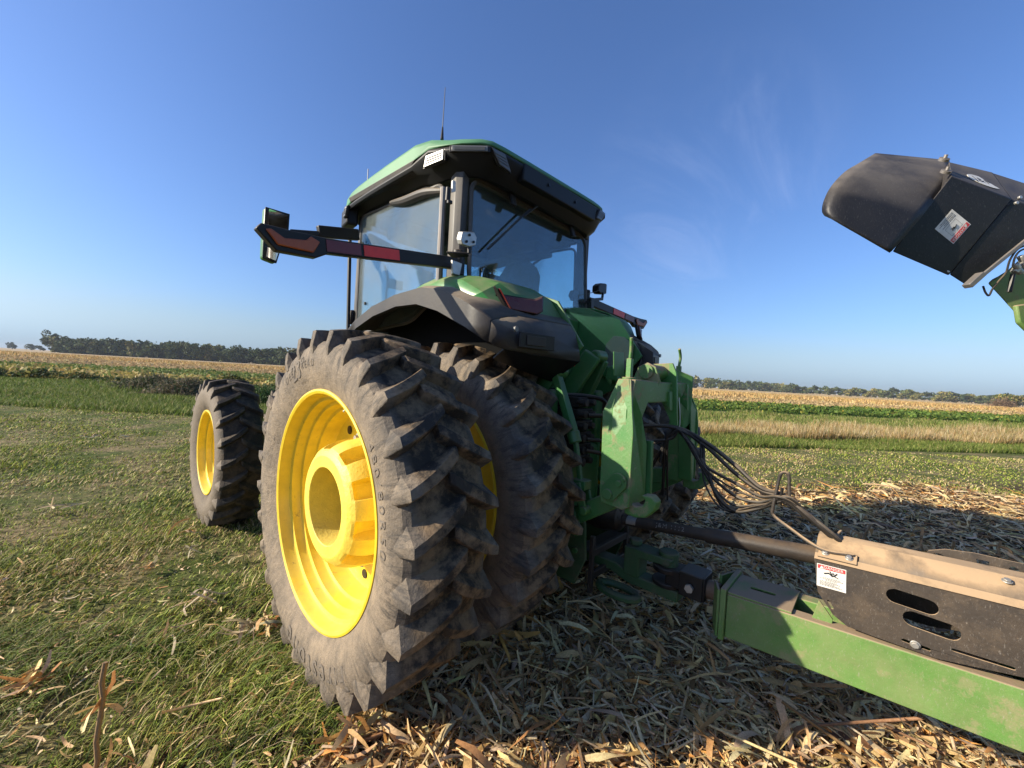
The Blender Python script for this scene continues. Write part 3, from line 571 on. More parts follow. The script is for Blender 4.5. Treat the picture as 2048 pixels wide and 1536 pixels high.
# ---- wheels
def tyre_mb(prof, path, nl, seg=120):
    """carcass turned from its profile, with moulded lugs swept over the crown and shoulder on both sides"""
    mb = MB(); full = [(-x, r) for x, r in reversed(prof)][:-1] + [(-x, r) for x, r in [(-a, b) for a, b in reversed(prof)]] if False else [(x, r) for x, r in prof] + [(-x, r) for x, r in reversed(prof[:-1])]
    mb.lathe(full, seg)
    for side in (1, -1):
        for k in range(nl):
            a0 = 2*math.pi*(k + (.5 if side < 0 else 0))/nl + random.uniform(-.003, .003); loops = []
            for (x, r, nx, nr, h, wt, wb, da, wl_) in path:
                a = a0 + da; lp = []
                for (q, hh) in ((-wb, -.006), (-wt*1.12, h*.90), (-wt*.90, h), (wt*.90, h), (wt*1.10, h*.90), (wl_, -.006)):
                    xx = side*(x + nx*hh); rr = r + nr*hh; aa = a + q/rr
                    lp.append((-xx, -rr*math.sin(aa), rr*math.cos(aa)))
                loops.append(lp)
            mb.loft(loops, caps=True)
    return mb
REAR_PROF = [(.203, .662), (.222, .70), (.243, .76), (.251, .82), (.247, .875), (.232, .912), (.205, .936), (.13, .951), (0, .960)]
REAR_PATH = [(-.036, .960, 0, 1, .044, .022, .044, -.012, .034), (-.020, .960, 0, 1, .055, .028, .052, 0, .038), (.05, .959, 0, 1, .057, .029, .058, .050, .040), (.12, .955, .02, 1, .058, .028, .066, .092, .042),
             (.18, .946, .08, 1, .060, .026, .076, .122, .042), (.222, .928, .20, .98, .072, .023, .088, .142, .040), (.241, .900, .75, .66, .020, .018, .060, .150, .034), (.2475, .868, 1, 0, .003, .010, .022, .153, .018)]
FRONT_PROF = [(.168, .458), (.186, .50), (.204, .56), (.212, .62), (.206, .67), (.19, .712), (.165, .738), (.10, .752), (0, .757)]
FRONT_PATH = [(-.03, .757, 0, 1, .032, .018, .036, -.015, .028), (-.018, .757, 0, 1, .041, .023, .044, 0, .032), (.04, .756, 0, 1, .043, .024, .048, .058, .034), (.10, .751, .02, 1, .044, .023, .054, .110, .036),
              (.145, .743, .08, 1, .046, .022, .062, .142, .036), (.182, .725, .20, .98, .055, .019, .070, .165, .034), (.199, .700, .75, .66, .015, .015, .048, .176, .028), (.206, .67, 1, 0, .003, .008, .018, .182, .014)]
def rim_prof(r0, hw, deep):
    k = r0/.668
    return [(-hw, r0), (-hw-.012, r0-.001), (-hw-.015, r0-.012), (-hw-.008, r0-.026), (-hw+.012, r0-.031), (-hw+.045, r0-.036), (-hw+.056, r0-.043), (-hw+.064, r0-.060), (-hw+.105, r0-.064), (-hw+.115, r0-.070), (-hw+.122, r0-.086),
            (-hw+.170, r0-.090), (-hw+.180, r0-.096), (-hw+.187, r0-.112), (deep-.02, r0-.116), (deep, r0-.125)]
def wheel(x, y, z, kind, sgn, hub, name, label=None):
    """sgn -1: dished face to the left"""
    big = kind == 'rear'; r0, hw = (.668, .2) if big else (.458, .165); deep = (.085 if hub else .02) if big else .02
    prof = rim_prof(r0, hw, deep)
    mb = MB()
    hubr = .30 if big else .26
    prof2 = prof + [(deep+.012, r0-.16), (deep+.012, r0-.22), (deep-.015 if hub else deep+.01, hubr+.02), (deep-.015 if hub else deep+.01, hubr-.1 if not hub else .12)]
    back = [(deep+.03, .12), (deep+.03, r0-.15), (deep+.03, r0-.11), (hw-.05, r0-.06), (hw, r0-.03), (hw+.012, r0), (hw, r0)]
    mb.lathe(prof2 + back, 120)
    rim = mb.build(name, 'yellow', T, smooth=True, ang=28, off=(x, y, z))
    if label: rim['label'] = label
    ty = tyre_mb(REAR_PROF if big else FRONT_PROF, REAR_PATH if big else FRONT_PATH, 28 if big else 22).build('tyre', 'rubber' if big else 'rubber2', rim, smooth=True, off=(0, 0, 0), ang=26)
    if hub:
        h = MB(); NS = 10; seg = 240; loops = []
        def lobed(a, ro, ri):
            f = (a*NS/(2*math.pi) + .25) % 1; e = .05
            q = min(max((.5-abs(f-.5)-.20)/e, 0), 1); q = q*q*(3-2*q); return ri + (ro-ri)*q
        for (xx, ro, ri) in ((.09, .205, .205), (-.05, .215, .215), (-.168, .218, .218), (-.172, .222, .222), (-.172, .284, .284), (-.168, .296, .296), (-.158, .312, .312), (-.146, .329, .322), (-.136, .336, .306), (-.11, .349, .292), (-.06, .366, .288), (.085, .384, .295)):
            lp = []
            for k in range(seg):
                a = 2*math.pi*k/seg; r = lobed(a, ro, ri) if ro != ri else ro; lp.append((xx, -r*math.sin(a), r*math.cos(a)))
            loops.append(lp)
        h.loft(loops, closed=True)
        hb = h.build('hub', 'yellow_cast', rim, smooth=True, off=(0, 0, 0), ang=17)
        d = MB(); d.cyl((.06, 0, 0), (.09, 0, 0), .21, 40); d.cyl((-.02, 0, 0), (.06, 0, 0), .07, 24); d.build('axle_end', 'darksteel', rim, off=(0, 0, 0), smooth=True)
        for k in range(NS):
            a = 2*math.pi*(k+.25)/NS; c = Vector((.03, -.342*math.sin(a), .342*math.cos(a)))
            b = MB(); b.cyl(c+Vector((.05, 0, 0)), c+Vector((-.012, 0, 0)), .019, 6); b.cyl(c+Vector((-.012, 0, 0)), c+Vector((-.035, 0, 0)), .010, 8)
            b.build('wheel_bolt', 'yellow_cast', rim, off=(0, 0, 0))
        for k in range(NS):                                 # bolt pads on the casting's lobes
            a = 2*math.pi*(k+.75)/NS; c = Vector((-.06, -.372*math.sin(a), .372*math.cos(a)))
            b = MB(); b.cyl(c+Vector((.14, 0, 0)), c+Vector((.10, 0, 0)), .03, 14); b.cyl(c+Vector((.10, .0, 0)), c+Vector((.08, 0, 0)), .017, 6); b.build('wheel_bolt', 'steel', rim, off=(0, 0, 0))
        for k in range(5):
            a = 2*math.pi*(k/5)+.62; c = Vector((deep+.006, -.475*math.sin(a), .475*math.cos(a)))
            b = MB(); b.cyl(c, c+Vector((.012, 0, 0)), .028, 20); b.build('hand_hole_dark', 'black', rim, off=(0, 0, 0))  # black disc painting the dark of an open hole, nothing is cut
        def ring_text(body, size, mid, r, tight=1.0, x0=-.2515):
            vs, fs = text_geo(body, size, tight); prof = REAR_PROF
            def xs(rr):
                for (x1, r1), (x2, r2) in zip(prof[:-1], prof[1:]):
                    if r1 <= rr <= r2: return x1 + (x2-x1)*(rr-r1)/(r2-r1)
                return prof[0][0]
            # fine strips so the letters follow the bulge
            out = []
            for a, b in vs:
                rr = r+b; an = R(mid) + a/r; out.append((-(xs(rr)+.0035), -rr*math.sin(an), rr*math.cos(an)))
            MB().add(out, fs).build('sidewall_lettering', 'rubber_letters', rim, off=(0, 0, 0))
        ring_text('DEEP TREAD', .062, -18, .815, 1.35); ring_text('23°', .15, -19, .805, 1.0); ring_text('RADIAL', .024, -16, .73, 1.2)
        ring_text('480/80R50', .088, 72, .775, 1.35); ring_text('Firestone', .165, 170, .835, 1.25)
        ring_text('TUBELESS', .016, -96, .745, 1.4); ring_text('DUAL WHEEL 480', .016, -72, .735, 1.4)
        v = MB(); v.cyl((-.09, -.585*math.sin(R(8)), .585*math.cos(R(8))), (-.12, -.55*math.sin(R(8)), .55*math.cos(R(8))), .006, 8); v.build('valve_stem', 'steel', rim, off=(0, 0, 0))
    elif not big:
        for k in range(12):
            a = 2*math.pi*(k+.3)/12; c = Vector((deep+.0, -(.315)*math.sin(a), (.315)*math.cos(a)))
            b = MB(); b.cyl(c+Vector((.01, 0, 0)), c+Vector((-.02, 0, 0)), .017, 6); b.cyl(c+Vector((-.02, 0, 0)), c+Vector((-.04, 0, 0)), .008, 8)
            b.build('wheel_nut', 'steel', rim, off=(0, 0, 0))
        c = MB(); c.cyl((deep+.0, 0, 0), (-.05, 0, 0), .13, 32, .11); c.cyl((deep+.02, 0, 0), (deep-.004, 0, 0), .25, 40); c.build('hub', 'yellow_cast', rim, bevel=.006, off=(0, 0, 0))
    if sgn > 0: rim.rotation_euler = (0, 0, math.pi)
    return rim
def copy_tree(o, x, y, rz, rx=0):
    c = o.copy(); COL.objects.link(c); c.parent = T; c.location = (x, y, o.location.z)
    for ch in list(o.children):
        d = ch.copy(); COL.objects.link(d); d.parent = c
    c.rotation_euler = (rx, 0, rz); return c
w1 = wheel(-1.52, 0, .98, 'rear', -1, True, 'rear_wheel', 'outer rear dual wheel with a big cast hub')
w2 = wheel(-.76, 0, .98, 'rear', -1, False, 'rear_wheel'); w2.rotation_euler = (.11, 0, 0)
w3 = copy_tree(w2, .76, 0, math.pi, .05); w4 = copy_tree(w1, 1.52, 0, math.pi)
f1 = wheel(-1.52, 3.05, .77, 'front', -1, False, 'front_wheel', 'outer front dual wheel with deep yellow rim')
f2 = copy_tree(f1, -.76, 3.05, 0, .09); f3 = copy_tree(f1, .76, 3.05, math.pi); f4 = copy_tree(f1, 1.52, 3.05, math.pi)
for q in (f2, f3, f4): del q['label']
# ---- chassis, axles, hood
a = MB(); a.cyl((-1.35, 0, .98), (1.35, 0, .98), .075, 24); a.cyl((-.5, 0, .98), (.5, 0, .98), .2, 32); a.build('rear_axle', 'green', T, smooth=True)
a = MB(); a.cyl((-1.45, 3.05, .77), (1.45, 3.05, .77), .07, 20); a.box((0, 3.05, .77), (.9, .26, .26)); a.build('front_axle', 'green', T, bevel=.01)
c = MB(); c.box((0, .05, 1.0), (.62, 1.0, .62)); c.box((0, 1.8, .95), (.5, 3.0, .5)); c.box((0, -.5, 1.02), (.50, .26, .5)); c.build('transmission_case', 'green', T, bevel=.03)
hp = [(-.44, 1.95), (-.46, 1.55), (-.46, 1.15), (.46, 1.15), (.46, 1.55), (.44, 1.95), (.30, 2.12), (-.30, 2.12)]
hl = []
for y, k, dz in ((1.75, 1, .0), (2.6, .98, -.02), (3.6, .93, -.1), (4.2, .85, -.22), (4.35, .7, -.36)): hl.append([(x*k, y, 1.15+(z+dz-1.15) if z > 1.2 else z) for x, z in hp])
MB().loft(hl, closed=True, caps=True).build('hood', 'green', T, bevel=.02)
# ---- cab
body = MB(); body.box((0, .78, 1.98), (1.44, 1.36, .84)); body.box((0, .5, 1.55), (1.3, 1.6, .3)); body.build('cab_body', 'arch_shade', T, bevel=.02)
for s in (-1, 1): MB().prism([(s*.735, 1.1, 2.2), (s*.735, -.1, 2.34), (s*.735, -.5, 2.15), (s*.735, -.5, 1.7), (s*.735, 1.1, 1.6)], (s*.015, 0, 0)).build('wheel_arch_liner', 'arch_shade', T)
fr = MB()
for s in (-1, 1):
    fr.prism([(s*.862, .02, 2.36), (s*.855, .085, 2.36), (s*.79, .085, 2.36), (s*.765, .03, 2.36), (s*.775, -.03, 2.36), (s*.835, -.035, 2.36)], (0, .0, .92))      # rear corner post
    fr.bar((s*.835, 1.47, 2.0), (s*.82, 1.47, 3.27), .06, .06, (0, 1, 0))     # front post
    fr.bar((s*.80, .05, 3.235), (s*.80, 1.5, 3.235), .10, .09)
fr.bar((-.8, -.01, 3.245), (.8, -.01, 3.245), .09, .10); fr.bar((-.8, -.03, 2.33), (.8, -.03, 2.33), .07, .10)
fr.bar((-.8, 1.47, 3.235), (.8, 1.47, 3.235), .07, .09); fr.bar((-.8, 1.47, 2.1), (.8, 1.47, 2.1), .07, .2)
fr.build('cab_frame', 'cabframe', T, bevel=.008)
hd = MB(); hd.box((0, .75, 3.20), (1.5, 1.4, .05)); hd.prism([(-.6, 1.05, 3.19), (.6, 1.05, 3.19), (.6, 1.42, 3.19), (-.6, 1.42, 3.19)], (0, 0, -.12)); hd.prism([(.45, .35, 3.19), (.74, .35, 3.19), (.74, 1.3, 3.19), (.45, 1.3, 3.19)], (0, 0, -.13)); hd.build('headliner', 'interior', T, bevel=.015)
def rounded(pts, r, n=5):
    out = []; N = len(pts); pts = [Vector(p) for p in pts]
    for i in range(N):
        p, a, b = pts[i], pts[i-1], pts[(i+1) % N]; d1, d2 = (a-p), (b-p); k = min(r, d1.length*.45, d2.length*.45); u, w = p+d1.normalized()*k, p+d2.normalized()*k
        for j in range(n+1):
            t = j/n; out.append(u*(1-t)**2 + p*2*t*(1-t) + w*t*t)
    return out
def pane(name, pts, off, mat, r=.07, seal=.013, sealmat='cabframe'):
    lp = rounded(pts, r); g = MB(); g.prism(lp, off).build(name, mat, T)
    MB().tube(lp + lp[:2], seal, 6, caps=False).build('window_seal', sealmat, T, smooth=True)
for s in (-1, 1):
    X = s*.868
    pane('side_window', [(X, .15, 3.165), (X, .12, 2.36), (X, .50, 2.16), (X, 1.40, 2.10), (X, 1.40, 3.205)], (s*.005, 0, 0), 'glass_side' if s < 0 else 'glass_front', .08)
pane('rear_window', [(-.760, -.035, 3.19), (.760, -.035, 3.19), (.785, -.075, 2.42), (-.770, -.075, 2.42)], (0, -.005, 0), 'glass_rear', .10, .017)
pane('windshield', [(-.77, 1.515, 3.18), (.77, 1.515, 3.18), (.78, 1.53, 2.2), (-.78, 1.53, 2.2)], (0, .005, 0), 'glass_front', .05)
# door trim: bulged visor strip under the roof and rounded rear edge of the door
tr = MB(); tr.tube([(-.885, .125, z) for z in (2.44, 2.7, 2.95, 3.12)], .024, 10); tr.build('door_edge', 'doortrim', T, smooth=True)
tr = MB(); tr.tube(spline([(-.885, .14, 3.10), (-.895, .34, 3.135), (-.892, .62, 3.15), (-.882, .85, 3.19)]), [.022+.016*math.sin(math.pi*k/24) for k in range(25)], 10); tr.build('door_visor', 'plastic', T, smooth=True)
# seat, console, screen, wheel, pillar rail
se = MB(); pts = [at(u, v, y=.52) for u, v in ((985, 640), (1000, 600), (1012, 560), (1036, 522), (1058, 519), (1076, 534), (1083, 552), (1079, 590), (1068, 640))]
se.prism(pts, (0, .16, 0)).build('seat', 'seat', T, bevel=.03, seg=3)
co = MB(); co.box((.42, .7, 2.45), (.22, .5, .16)); co.box((-.05, 1.35, 2.5), (.5, .12, .16)); co.bar((0, 1.25, 2.3), (0, 1.05, 2.62), .06, .06); co.build('console', 'interior', T, bevel=.02)
sw = MB(); c0 = Vector((0, 1.02, 2.66)); sw.tube([c0 + Vector((.2*math.cos(k*.2618), .2*math.sin(k*.2618)*.8, .2*math.sin(k*.2618)*.5)) for k in range(25)], .014, 8, caps=False).build('steering_wheel', 'black', T, smooth=True)
sc_ = MB(); sc_.box((.50, .95, 2.80), (.26, .04, .19)); sc_.bar((.5, 1.0, 2.45), (.5, .98, 2.75), .03, .03); sc_.build('display_screen', 'interior', T, bevel=.008)
gh = MB(); gh.tube(spline([at(770, 533, x=-.80), at(775, 560, x=-.80), at(771, 600, x=-.80), at(772, 625, x=-.80), at(795, 630, x=-.80)]), .011, 8); gh.tube(spline([at(1040, 549, x=.7), at(1100, 505, x=.7), at(1140, 492, x=.7)]), .015, 8); gh.build('grab_handle', 'interior', T, smooth=True)
bl = MB(); bl.box((-.55, 1.3, 2.62), (.16, .05, .09)); bl.bar((-.55, 1.3, 2.3), (-.55, 1.3, 2.6), .03, .03); bl.build('cab_accessory', 'green', T, bevel=.01)
# ---- roof
def outline(k=0., dy=0.):
    h = [(.60, -.26), (.80, -.24), (.95, -.05), (1.0, .25), (1.01, .9), (1.0, 1.36), (.95, 1.60), (.60, 1.84)]
    pts = [(x*.945, y) for x, y in h] + [(-x, y) for x, y in reversed(h)]; out = []
    for x, y in pts:
        cx, cy = 0, .8; L = math.hypot(x-cx, y-cy); out.append((x-(x-cx)/L*k, y-(y-cy)/L*k+dy))
    return out
def chaikin(P):
    out = []
    for i in range(len(P)):
        a, b = P[i], P[(i+1) % len(P)]; out += [(a[0]*.8+b[0]*.2, a[1]*.8+b[1]*.2), (a[0]*.2+b[0]*.8, a[1]*.2+b[1]*.8)]
    return out
def sstep(t): t = min(max(t, 0), 1); return t*t*(3-2*t)
def ring(k, zf): return [(x, y, zf(x, y)) for x, y in chaikin(outline(k))]
edge = lambda x, y: 3.368-.035*(y-.42)*(y > .42) + .055*(1-sstep((y-.26)/.14))*sstep((y+.05)/.25) + .016*(1-sstep((y+.05)/.25)) + .04*x
topz = lambda x, y: 3.445+.085*sstep((y+.05)/.4)-.07*max(0, y-.44) + .04*x
cap = MB().loft([ring(0, edge), ring(.012, lambda x, y: topz(x, y)-.035), ring(.05, topz), ring(.28, lambda x, y: topz(x, y)+.02), ring(.55, lambda x, y: 3.54)], closed=True, caps=True)
cap.build('roof_cap', 'green_roof', T, bevel=.012)
def lw(x, y): return edge(x, y)-.004
ln = MB().loft([ring(.012, lw), ring(-.006, lambda x, y: lw(x, y)-.022), ring(.01, lambda x, y: lw(x, y)-.055), ring(.07, lambda x, y: 3.235 if y < .3 else 3.275), ring(.14, lambda x, y: 3.185 if y < .3 else 3.225), ring(.30, lambda x, y: 3.235)], closed=True, caps=True)
ln.build('roof_underside', 'liner', T, bevel=.008)
# rear roof lamp bar
rb = MB(); rb.prism([(-.46, -.272, 3.36), (.56, -.272, 3.385), (.56, -.262, 3.26), (-.46, -.262, 3.235)], (0, .12, 0)); rb.build('rear_roof_panel', 'liner', T, bevel=.01)
for x in (-.16, .22):
    MB().cyl((x, -.270, 3.31), (x, -.278, 3.31), .012, 10).build('panel_bolt', 'black', T)
def lamp(quad, nrm, name='work_light', mat='lens'):
    q = [Vector((p[0]*(.945 if p[0] > .5 else 1), p[1], p[2])) for p in quad]; nrm = Vector(nrm).normalized(); c = sum(q, Vector())/4
    fb = MB(); fb.prism([p + (p-c)*.13 - nrm*.02 for p in q], nrm*.022); L = fb.build(name, 'black', T, bevel=.004)
    g = MB(); g.prism([p + nrm*.003 for p in q], nrm*.008); g.build('lens', mat, L, bevel=.004)
    b = MB()
    for f in (.3, .5, .7):
        p, r = q[0].lerp(q[3], f), q[1].lerp(q[2], f); b.bar(p.lerp(r, .08)+nrm*.012, p.lerp(r, .92)+nrm*.012, .005, .008, nrm)
    b.build('reflector_rib', 'lens2', L)
for s in (-1, 1):
    n1 = Vector((s*-.55, -.80, -.2)) if False else Vector((s*.93, -.33, -.15)); 
    zz = .03*s
    lamp([(s*.995, .20, 3.355+zz), (s*.965, .03, 3.36+zz), (s*.965, .03, 3.285+zz), (s*.995, .22, 3.275+zz)], (s*.97, -.2, -.12))
    lamp([(s*.955, -.04, 3.365+zz), (s*.80, -.238, 3.365+zz), (s*.80, -.238, 3.325+zz), (s*.955, -.04, 3.325+zz)], (s*.79, -.61, -.12), 'corner_light', 'lens2')
    lamp([(s*.785, -.250, 3.36+zz), (s*.665, -.262, 3.36+zz), (s*.60, -.265, 3.26+zz), (s*.705, -.258, 3.27+zz)], (s*.1, -1, -.12))
    lamp([(s*1.012, 1.40, 3.26), (s*1.005, 1.46, 3.26), (s*1.005, 1.48, 3.17), (s*1.012, 1.42, 3.17)], (s, .1, -.1), 'front_roof_light')
    s_x = .945 if s > 0 else 1
    MB().prism([(s*1.0*s_x, .32, 3.335), (s*1.0*s_x, 1.38, 3.325), (s*.985*s_x, 1.38, 3.29), (s*.985*s_x, .40, 3.30)], (s*.014, 0, 0)).build('roof_side_trim', 'cabframe', T, bevel=.004)
    MB().prism([(s*.90, 1.40, 3.27), (s*1.0, 1.44, 3.27), (s*.97, 1.62, 3.27), (s*.86, 1.66, 3.27)], (0, 0, -.16)).build('roof_corner_pod', 'liner', T, bevel=.02)
for x in (-.40, .42):                                            # window hinges
    MB().prism([(x-.03, -.07, 3.225), (x+.03, -.07, 3.225), (x+.028, -.11, 3.10), (x-.028, -.11, 3.10)], (0, -.03, 0)).build('window_hinge', 'black', T, bevel=.008)
p0 = at(1088, 402, y=-.14); p1 = at(1048, 433, y=-.12); wa = MB().tube([p0, p1], [.008, .006], 8); wb = MB().bar(at(1060, 418, y=-.11), at(976, 498, y=-.11), .012, .02, (0, -1, 0))
wa.cyl(p0 + Vector((0, .05, .0)), p0 + Vector((0, -.02, 0)), .022, 12); o = wa.build('rear_wiper', 'black', T, smooth=True); wb.build('wiper_blade', 'black', o)
an = MB(); b0 = at(884, 279, x=-.70); an.tube([b0, b0+Vector((0, 0, .10))], [.014, .006], 10); an.tube([b0+Vector((0, 0, .10)), b0+Vector((.005, 0, .42))], [.004, .0025], 6); an.build('roof_antenna', 'black', T, smooth=True)
an = MB(); b0 = at(735, 364, x=-.72); an.tube([b0, b0+Vector((0, 0, .13))], .004, 6); an.build('roof_antenna', 'black', T)
MB().tube([(-.93, 1.50, 3.0), (-.92, 1.46, 2.0)], .018, 8).build('exhaust_side_rail', 'black', T, smooth=True)
MB().box((-.86, 1.50, 2.26), (.08, .06, .14)).build('door_mirror_hinge', 'black', T, bevel=.02)
for v0 in (607, 635):
    MB().cyl(at(731, v0, x=-.872), at(731, v0, x=-.872)+Vector((-.012, 0, 0)), .014, 12).build('door_bolt', 'black', T)
# latch on the left rear post and the grey marker lamp beside the rear window
lt_ = MB(); q = [at(u, v, y=-.075) for u, v in ((903, 361), (909, 364), (909, 384), (902, 386))]; lt_.prism(q, (0, -.015, 0)); lt_.build('door_latch_bracket', 'white', T, bevel=.002)
lb = MB(); lb.cyl(at(897, 376, y=-.06), at(895, 402, y=-.06), .018, 12); lb.cyl(at(899, 402, y=-.08), at(899, 407, y=-.08), .02, 12); lb.build('door_latch', 'black', T, smooth=True)
gm = MB(); q = [at(u, v, y=-.22) for u, v in ((926, 463), (949, 464), (954, 475), (952, 490), (940, 494), (925, 489), (922, 478))]; gm.prism(q, (0, .05, .01)); gml = gm.build('marker_lamp', 'steel', T, bevel=.006)
for u, v in ((939, 470), (933, 483), (947, 484)):
    cc = at(u, v, y=-.222); MB().cyl(cc, cc+Vector((0, -.006, 0)), .009, 10).build('lamp_screw', 'black', gml)
br = MB(); br.bar(at(938, 492, y=-.19), at(938, 507, y=-.19), .02, .02, (0, 1, 0)); br.prism([at(893, 502, y=-.10), at(935, 504, y=-.20), at(938, 510, y=-.20), at(905, 513, y=-.08)], (0, 0, -.012)); br.build('lamp_bracket', 'black', T, bevel=.003)
MB().prism([at(u, v, y=-.09) for u, v in ((901, 520), (921, 528), (916, 552), (902, 548))], (0, -.02, 0)).build('arm_bracket', 'steel', T, bevel=.004)
# ---- light arms
for s in (-1, 1):
    A, B = Vector((s*.86, -.02, 2.555)), Vector((s*2.04, -.02, 2.390))
    if s > 0: A, B = Vector((.88, -.02, 2.60)), Vector((2.06, -.10, 2.50))
    d = (B-A).normalized(); up = Vector((0, 0, 1)) - d*d.z; up.normalize(); nr = d.cross(up)*(1 if s > 0 else -1)
    nr = nr if nr.y < 0 else -nr
    am = MB(); am.bar(A, B - d*.27, .05, .082, up); am.cyl(A+Vector((-s*.03, 0, -.08)), A+Vector((-s*.03, 0, .10)), .045, 14)
    pod = [(-.29, .041), (-.29, -.041), (-.22, -.072), (-.03, -.058), (.05, .040), (.025, .068), (-.12, .052)]
    am.prism([B + d*a + up*b - nr*.025 for a, b in pod], nr*.05)
    arm = am.build('light_arm', 'black', T, bevel=.006)
    def tape(a, b, mat, name, h=.031):
        P1, P2 = A.lerp(B, a), A.lerp(B, b); MB().prism([P1+up*h+nr*.0262, P2+up*h+nr*.0262, P2-up*h+nr*.0262, P1-up*h+nr*.0262], nr*.003).build(name, mat, arm)
    tape(.39, .585, 'red_bright', 'red_tape'); tape(.60, .765, 'red_dark', 'dark_reflector')
    am2 = [(-.245, .012), (-.20, .036), (-.175, .012), (-.07, .008), (-.015, .045), (.012, .040), (-.035, -.030), (-.205, -.048)]
    MB().prism([B + d*a + up*b + nr*.026 for a, b in am2], nr*.012).build('amber_light', 'amber', arm, bevel=.006)
# ---- left mirror
my = 1.35
mh = [at(u, v, y=my) for u, v in ((531, 413), (580, 428), (577, 470), (560, 505), (553, 527), (525, 516), (527, 470))]
mo = MB().prism(mh, (-.0, .09, 0)).build('mirror', 'green', T, bevel=.02, seg=3)
MB().prism([at(u, v, y=my-.004) for u, v in ((531, 413), (580, 428), (577, 470), (560, 505), (553, 527), (525, 516), (527, 470))], (0, .011, 0)).build('mirror_frame', 'black', mo, bevel=.004)
def mirr(q):
    vs = [at(u, v, y=my-.0125) for u, v in q]; vs = [v + Vector((0, .15*(v.x+1.72)-.031, 0)) for v in vs]; MB().prism(vs, (0, -.003, 0)).build('mirror_glass', 'mirror', mo)
mirr(((536, 419), (576, 432), (573, 462), (534, 458))); mirr(((533, 495), (556, 505), (550, 522), (530, 514)))
mo2 = MB(); mo2.bar(at(580, 464, y=my+.03), at(640, 468, y=my-.02), .03, .045); mo2.bar(at(636, 463, y=my-.02), at(716, 470, y=my+.02), .055, .10); mo2.build('mirror_arm', 'black', T, bevel=.01)
# ---- fenders (left one built, right one mirrored)
def fender_meshes():
    xo, xm, xi = -1.13, -.98, -.46
    # outer rim: lower lip, upper crease, then in over the wheel
    lo_ = [(1.02, 2.02), (.86, 2.105), (.60, 2.185), (.28, 2.235), (.02, 2.232), (-.22, 2.17), (-.49, 2.06), (-.69, 1.965)]
    up_ = [(1.05, 2.06), (.88, 2.155), (.62, 2.245), (.30, 2.305), (-.02, 2.325), (-.24, 2.290), (-.50, 2.185), (-.70, 2.075)]
    in_ = [(1.05, 2.12), (.88, 2.24), (.62, 2.32), (.30, 2.37), (.02, 2.38), (-.26, 2.34), (-.50, 2.24), (-.70, 2.13)]
    bk_ = [(1.02, 2.12), (.86, 2.24), (.60, 2.32), (.28, 2.38), (.02, 2.39), (-.30, 2.36), (-.56, 2.26), (-.76, 2.13)]
    L = [[(x, y, z) for y, z in q] for x, q in ((xo+.025, [(a, b-.0) for a, b in lo_]), (xo, lo_), (xo, up_), (xo+.03, [(a, b+.012) for a, b in up_]), (xm+.04, in_), (xi, bk_))]
    top = MB().loft(L)
    rear = MB().loft([[(xo, -.69, 1.965), (xo, -.70, 2.075), (xo+.03, -.70, 2.087), (xm+.04, -.70, 2.13), (xi, -.76, 2.13)], [(xo+.03, -.70, 1.945), (-1.0, -.73, 2.0), (-.95, -.74, 2.03), (-.8, -.765, 2.06), (xi, -.80, 2.08)], [(xo+.10, -.71, 1.93), (-.95, -.745, 1.945), (-.85, -.76, 1.95), (-.75, -.77, 1.955), (xi-.0, -.84, 1.96)], [(xo+.10, -.71, 1.93), (-.92, -.745, 1.92), (-.85, -.76, 1.915), (-.7, -.785, 1.91), (-.43, -.83, 1.90)]])
    skirt = MB().loft([[(xo+.10, -.71, 1.93), (-.85, -.76, 1.915), (-.43, -.83, 1.90)], [(-1.0, -.60, 1.88), (-.8, -.62, 1.83), (-.45, -.62, 1.76)]])
    return top, rear, skirt
gtop = [[(-1.02, .30, 2.34), (-.93, .25, 2.42), (-.86, .2, 2.47), (-.6, .2, 2.49)],
        [(-1.045, .0, 2.34), (-.99, -.05, 2.41), (-.88, -.08, 2.455), (-.58, -.08, 2.47)],
        [(-1.06, -.22, 2.30), (-1.0, -.28, 2.375), (-.88, -.30, 2.42), (-.55, -.30, 2.44)],
        [(-1.05, -.40, 2.235), (-.995, -.47, 2.28), (-.86, -.475, 2.36), (-.52, -.46, 2.39)],
        [(-.99, -.50, 2.20), (-.96, -.51, 2.23), (-.80, -.56, 2.295), (-.49, -.60, 2.31)],
        [(-.985, -.53, 2.19), (-.95, -.54, 2.20), (-.78, -.62, 2.18), (-.46, -.70, 2.16)],
        [(-.99, -.60, 2.12), (-.95, -.62, 2.11), (-.78, -.70, 2.09), (-.46, -.77, 2.07)]]
M['fender_green'] = paint('green_fender_paint', (.028, .19, .032), .3, .42, 5, side=.03, bump=.15)
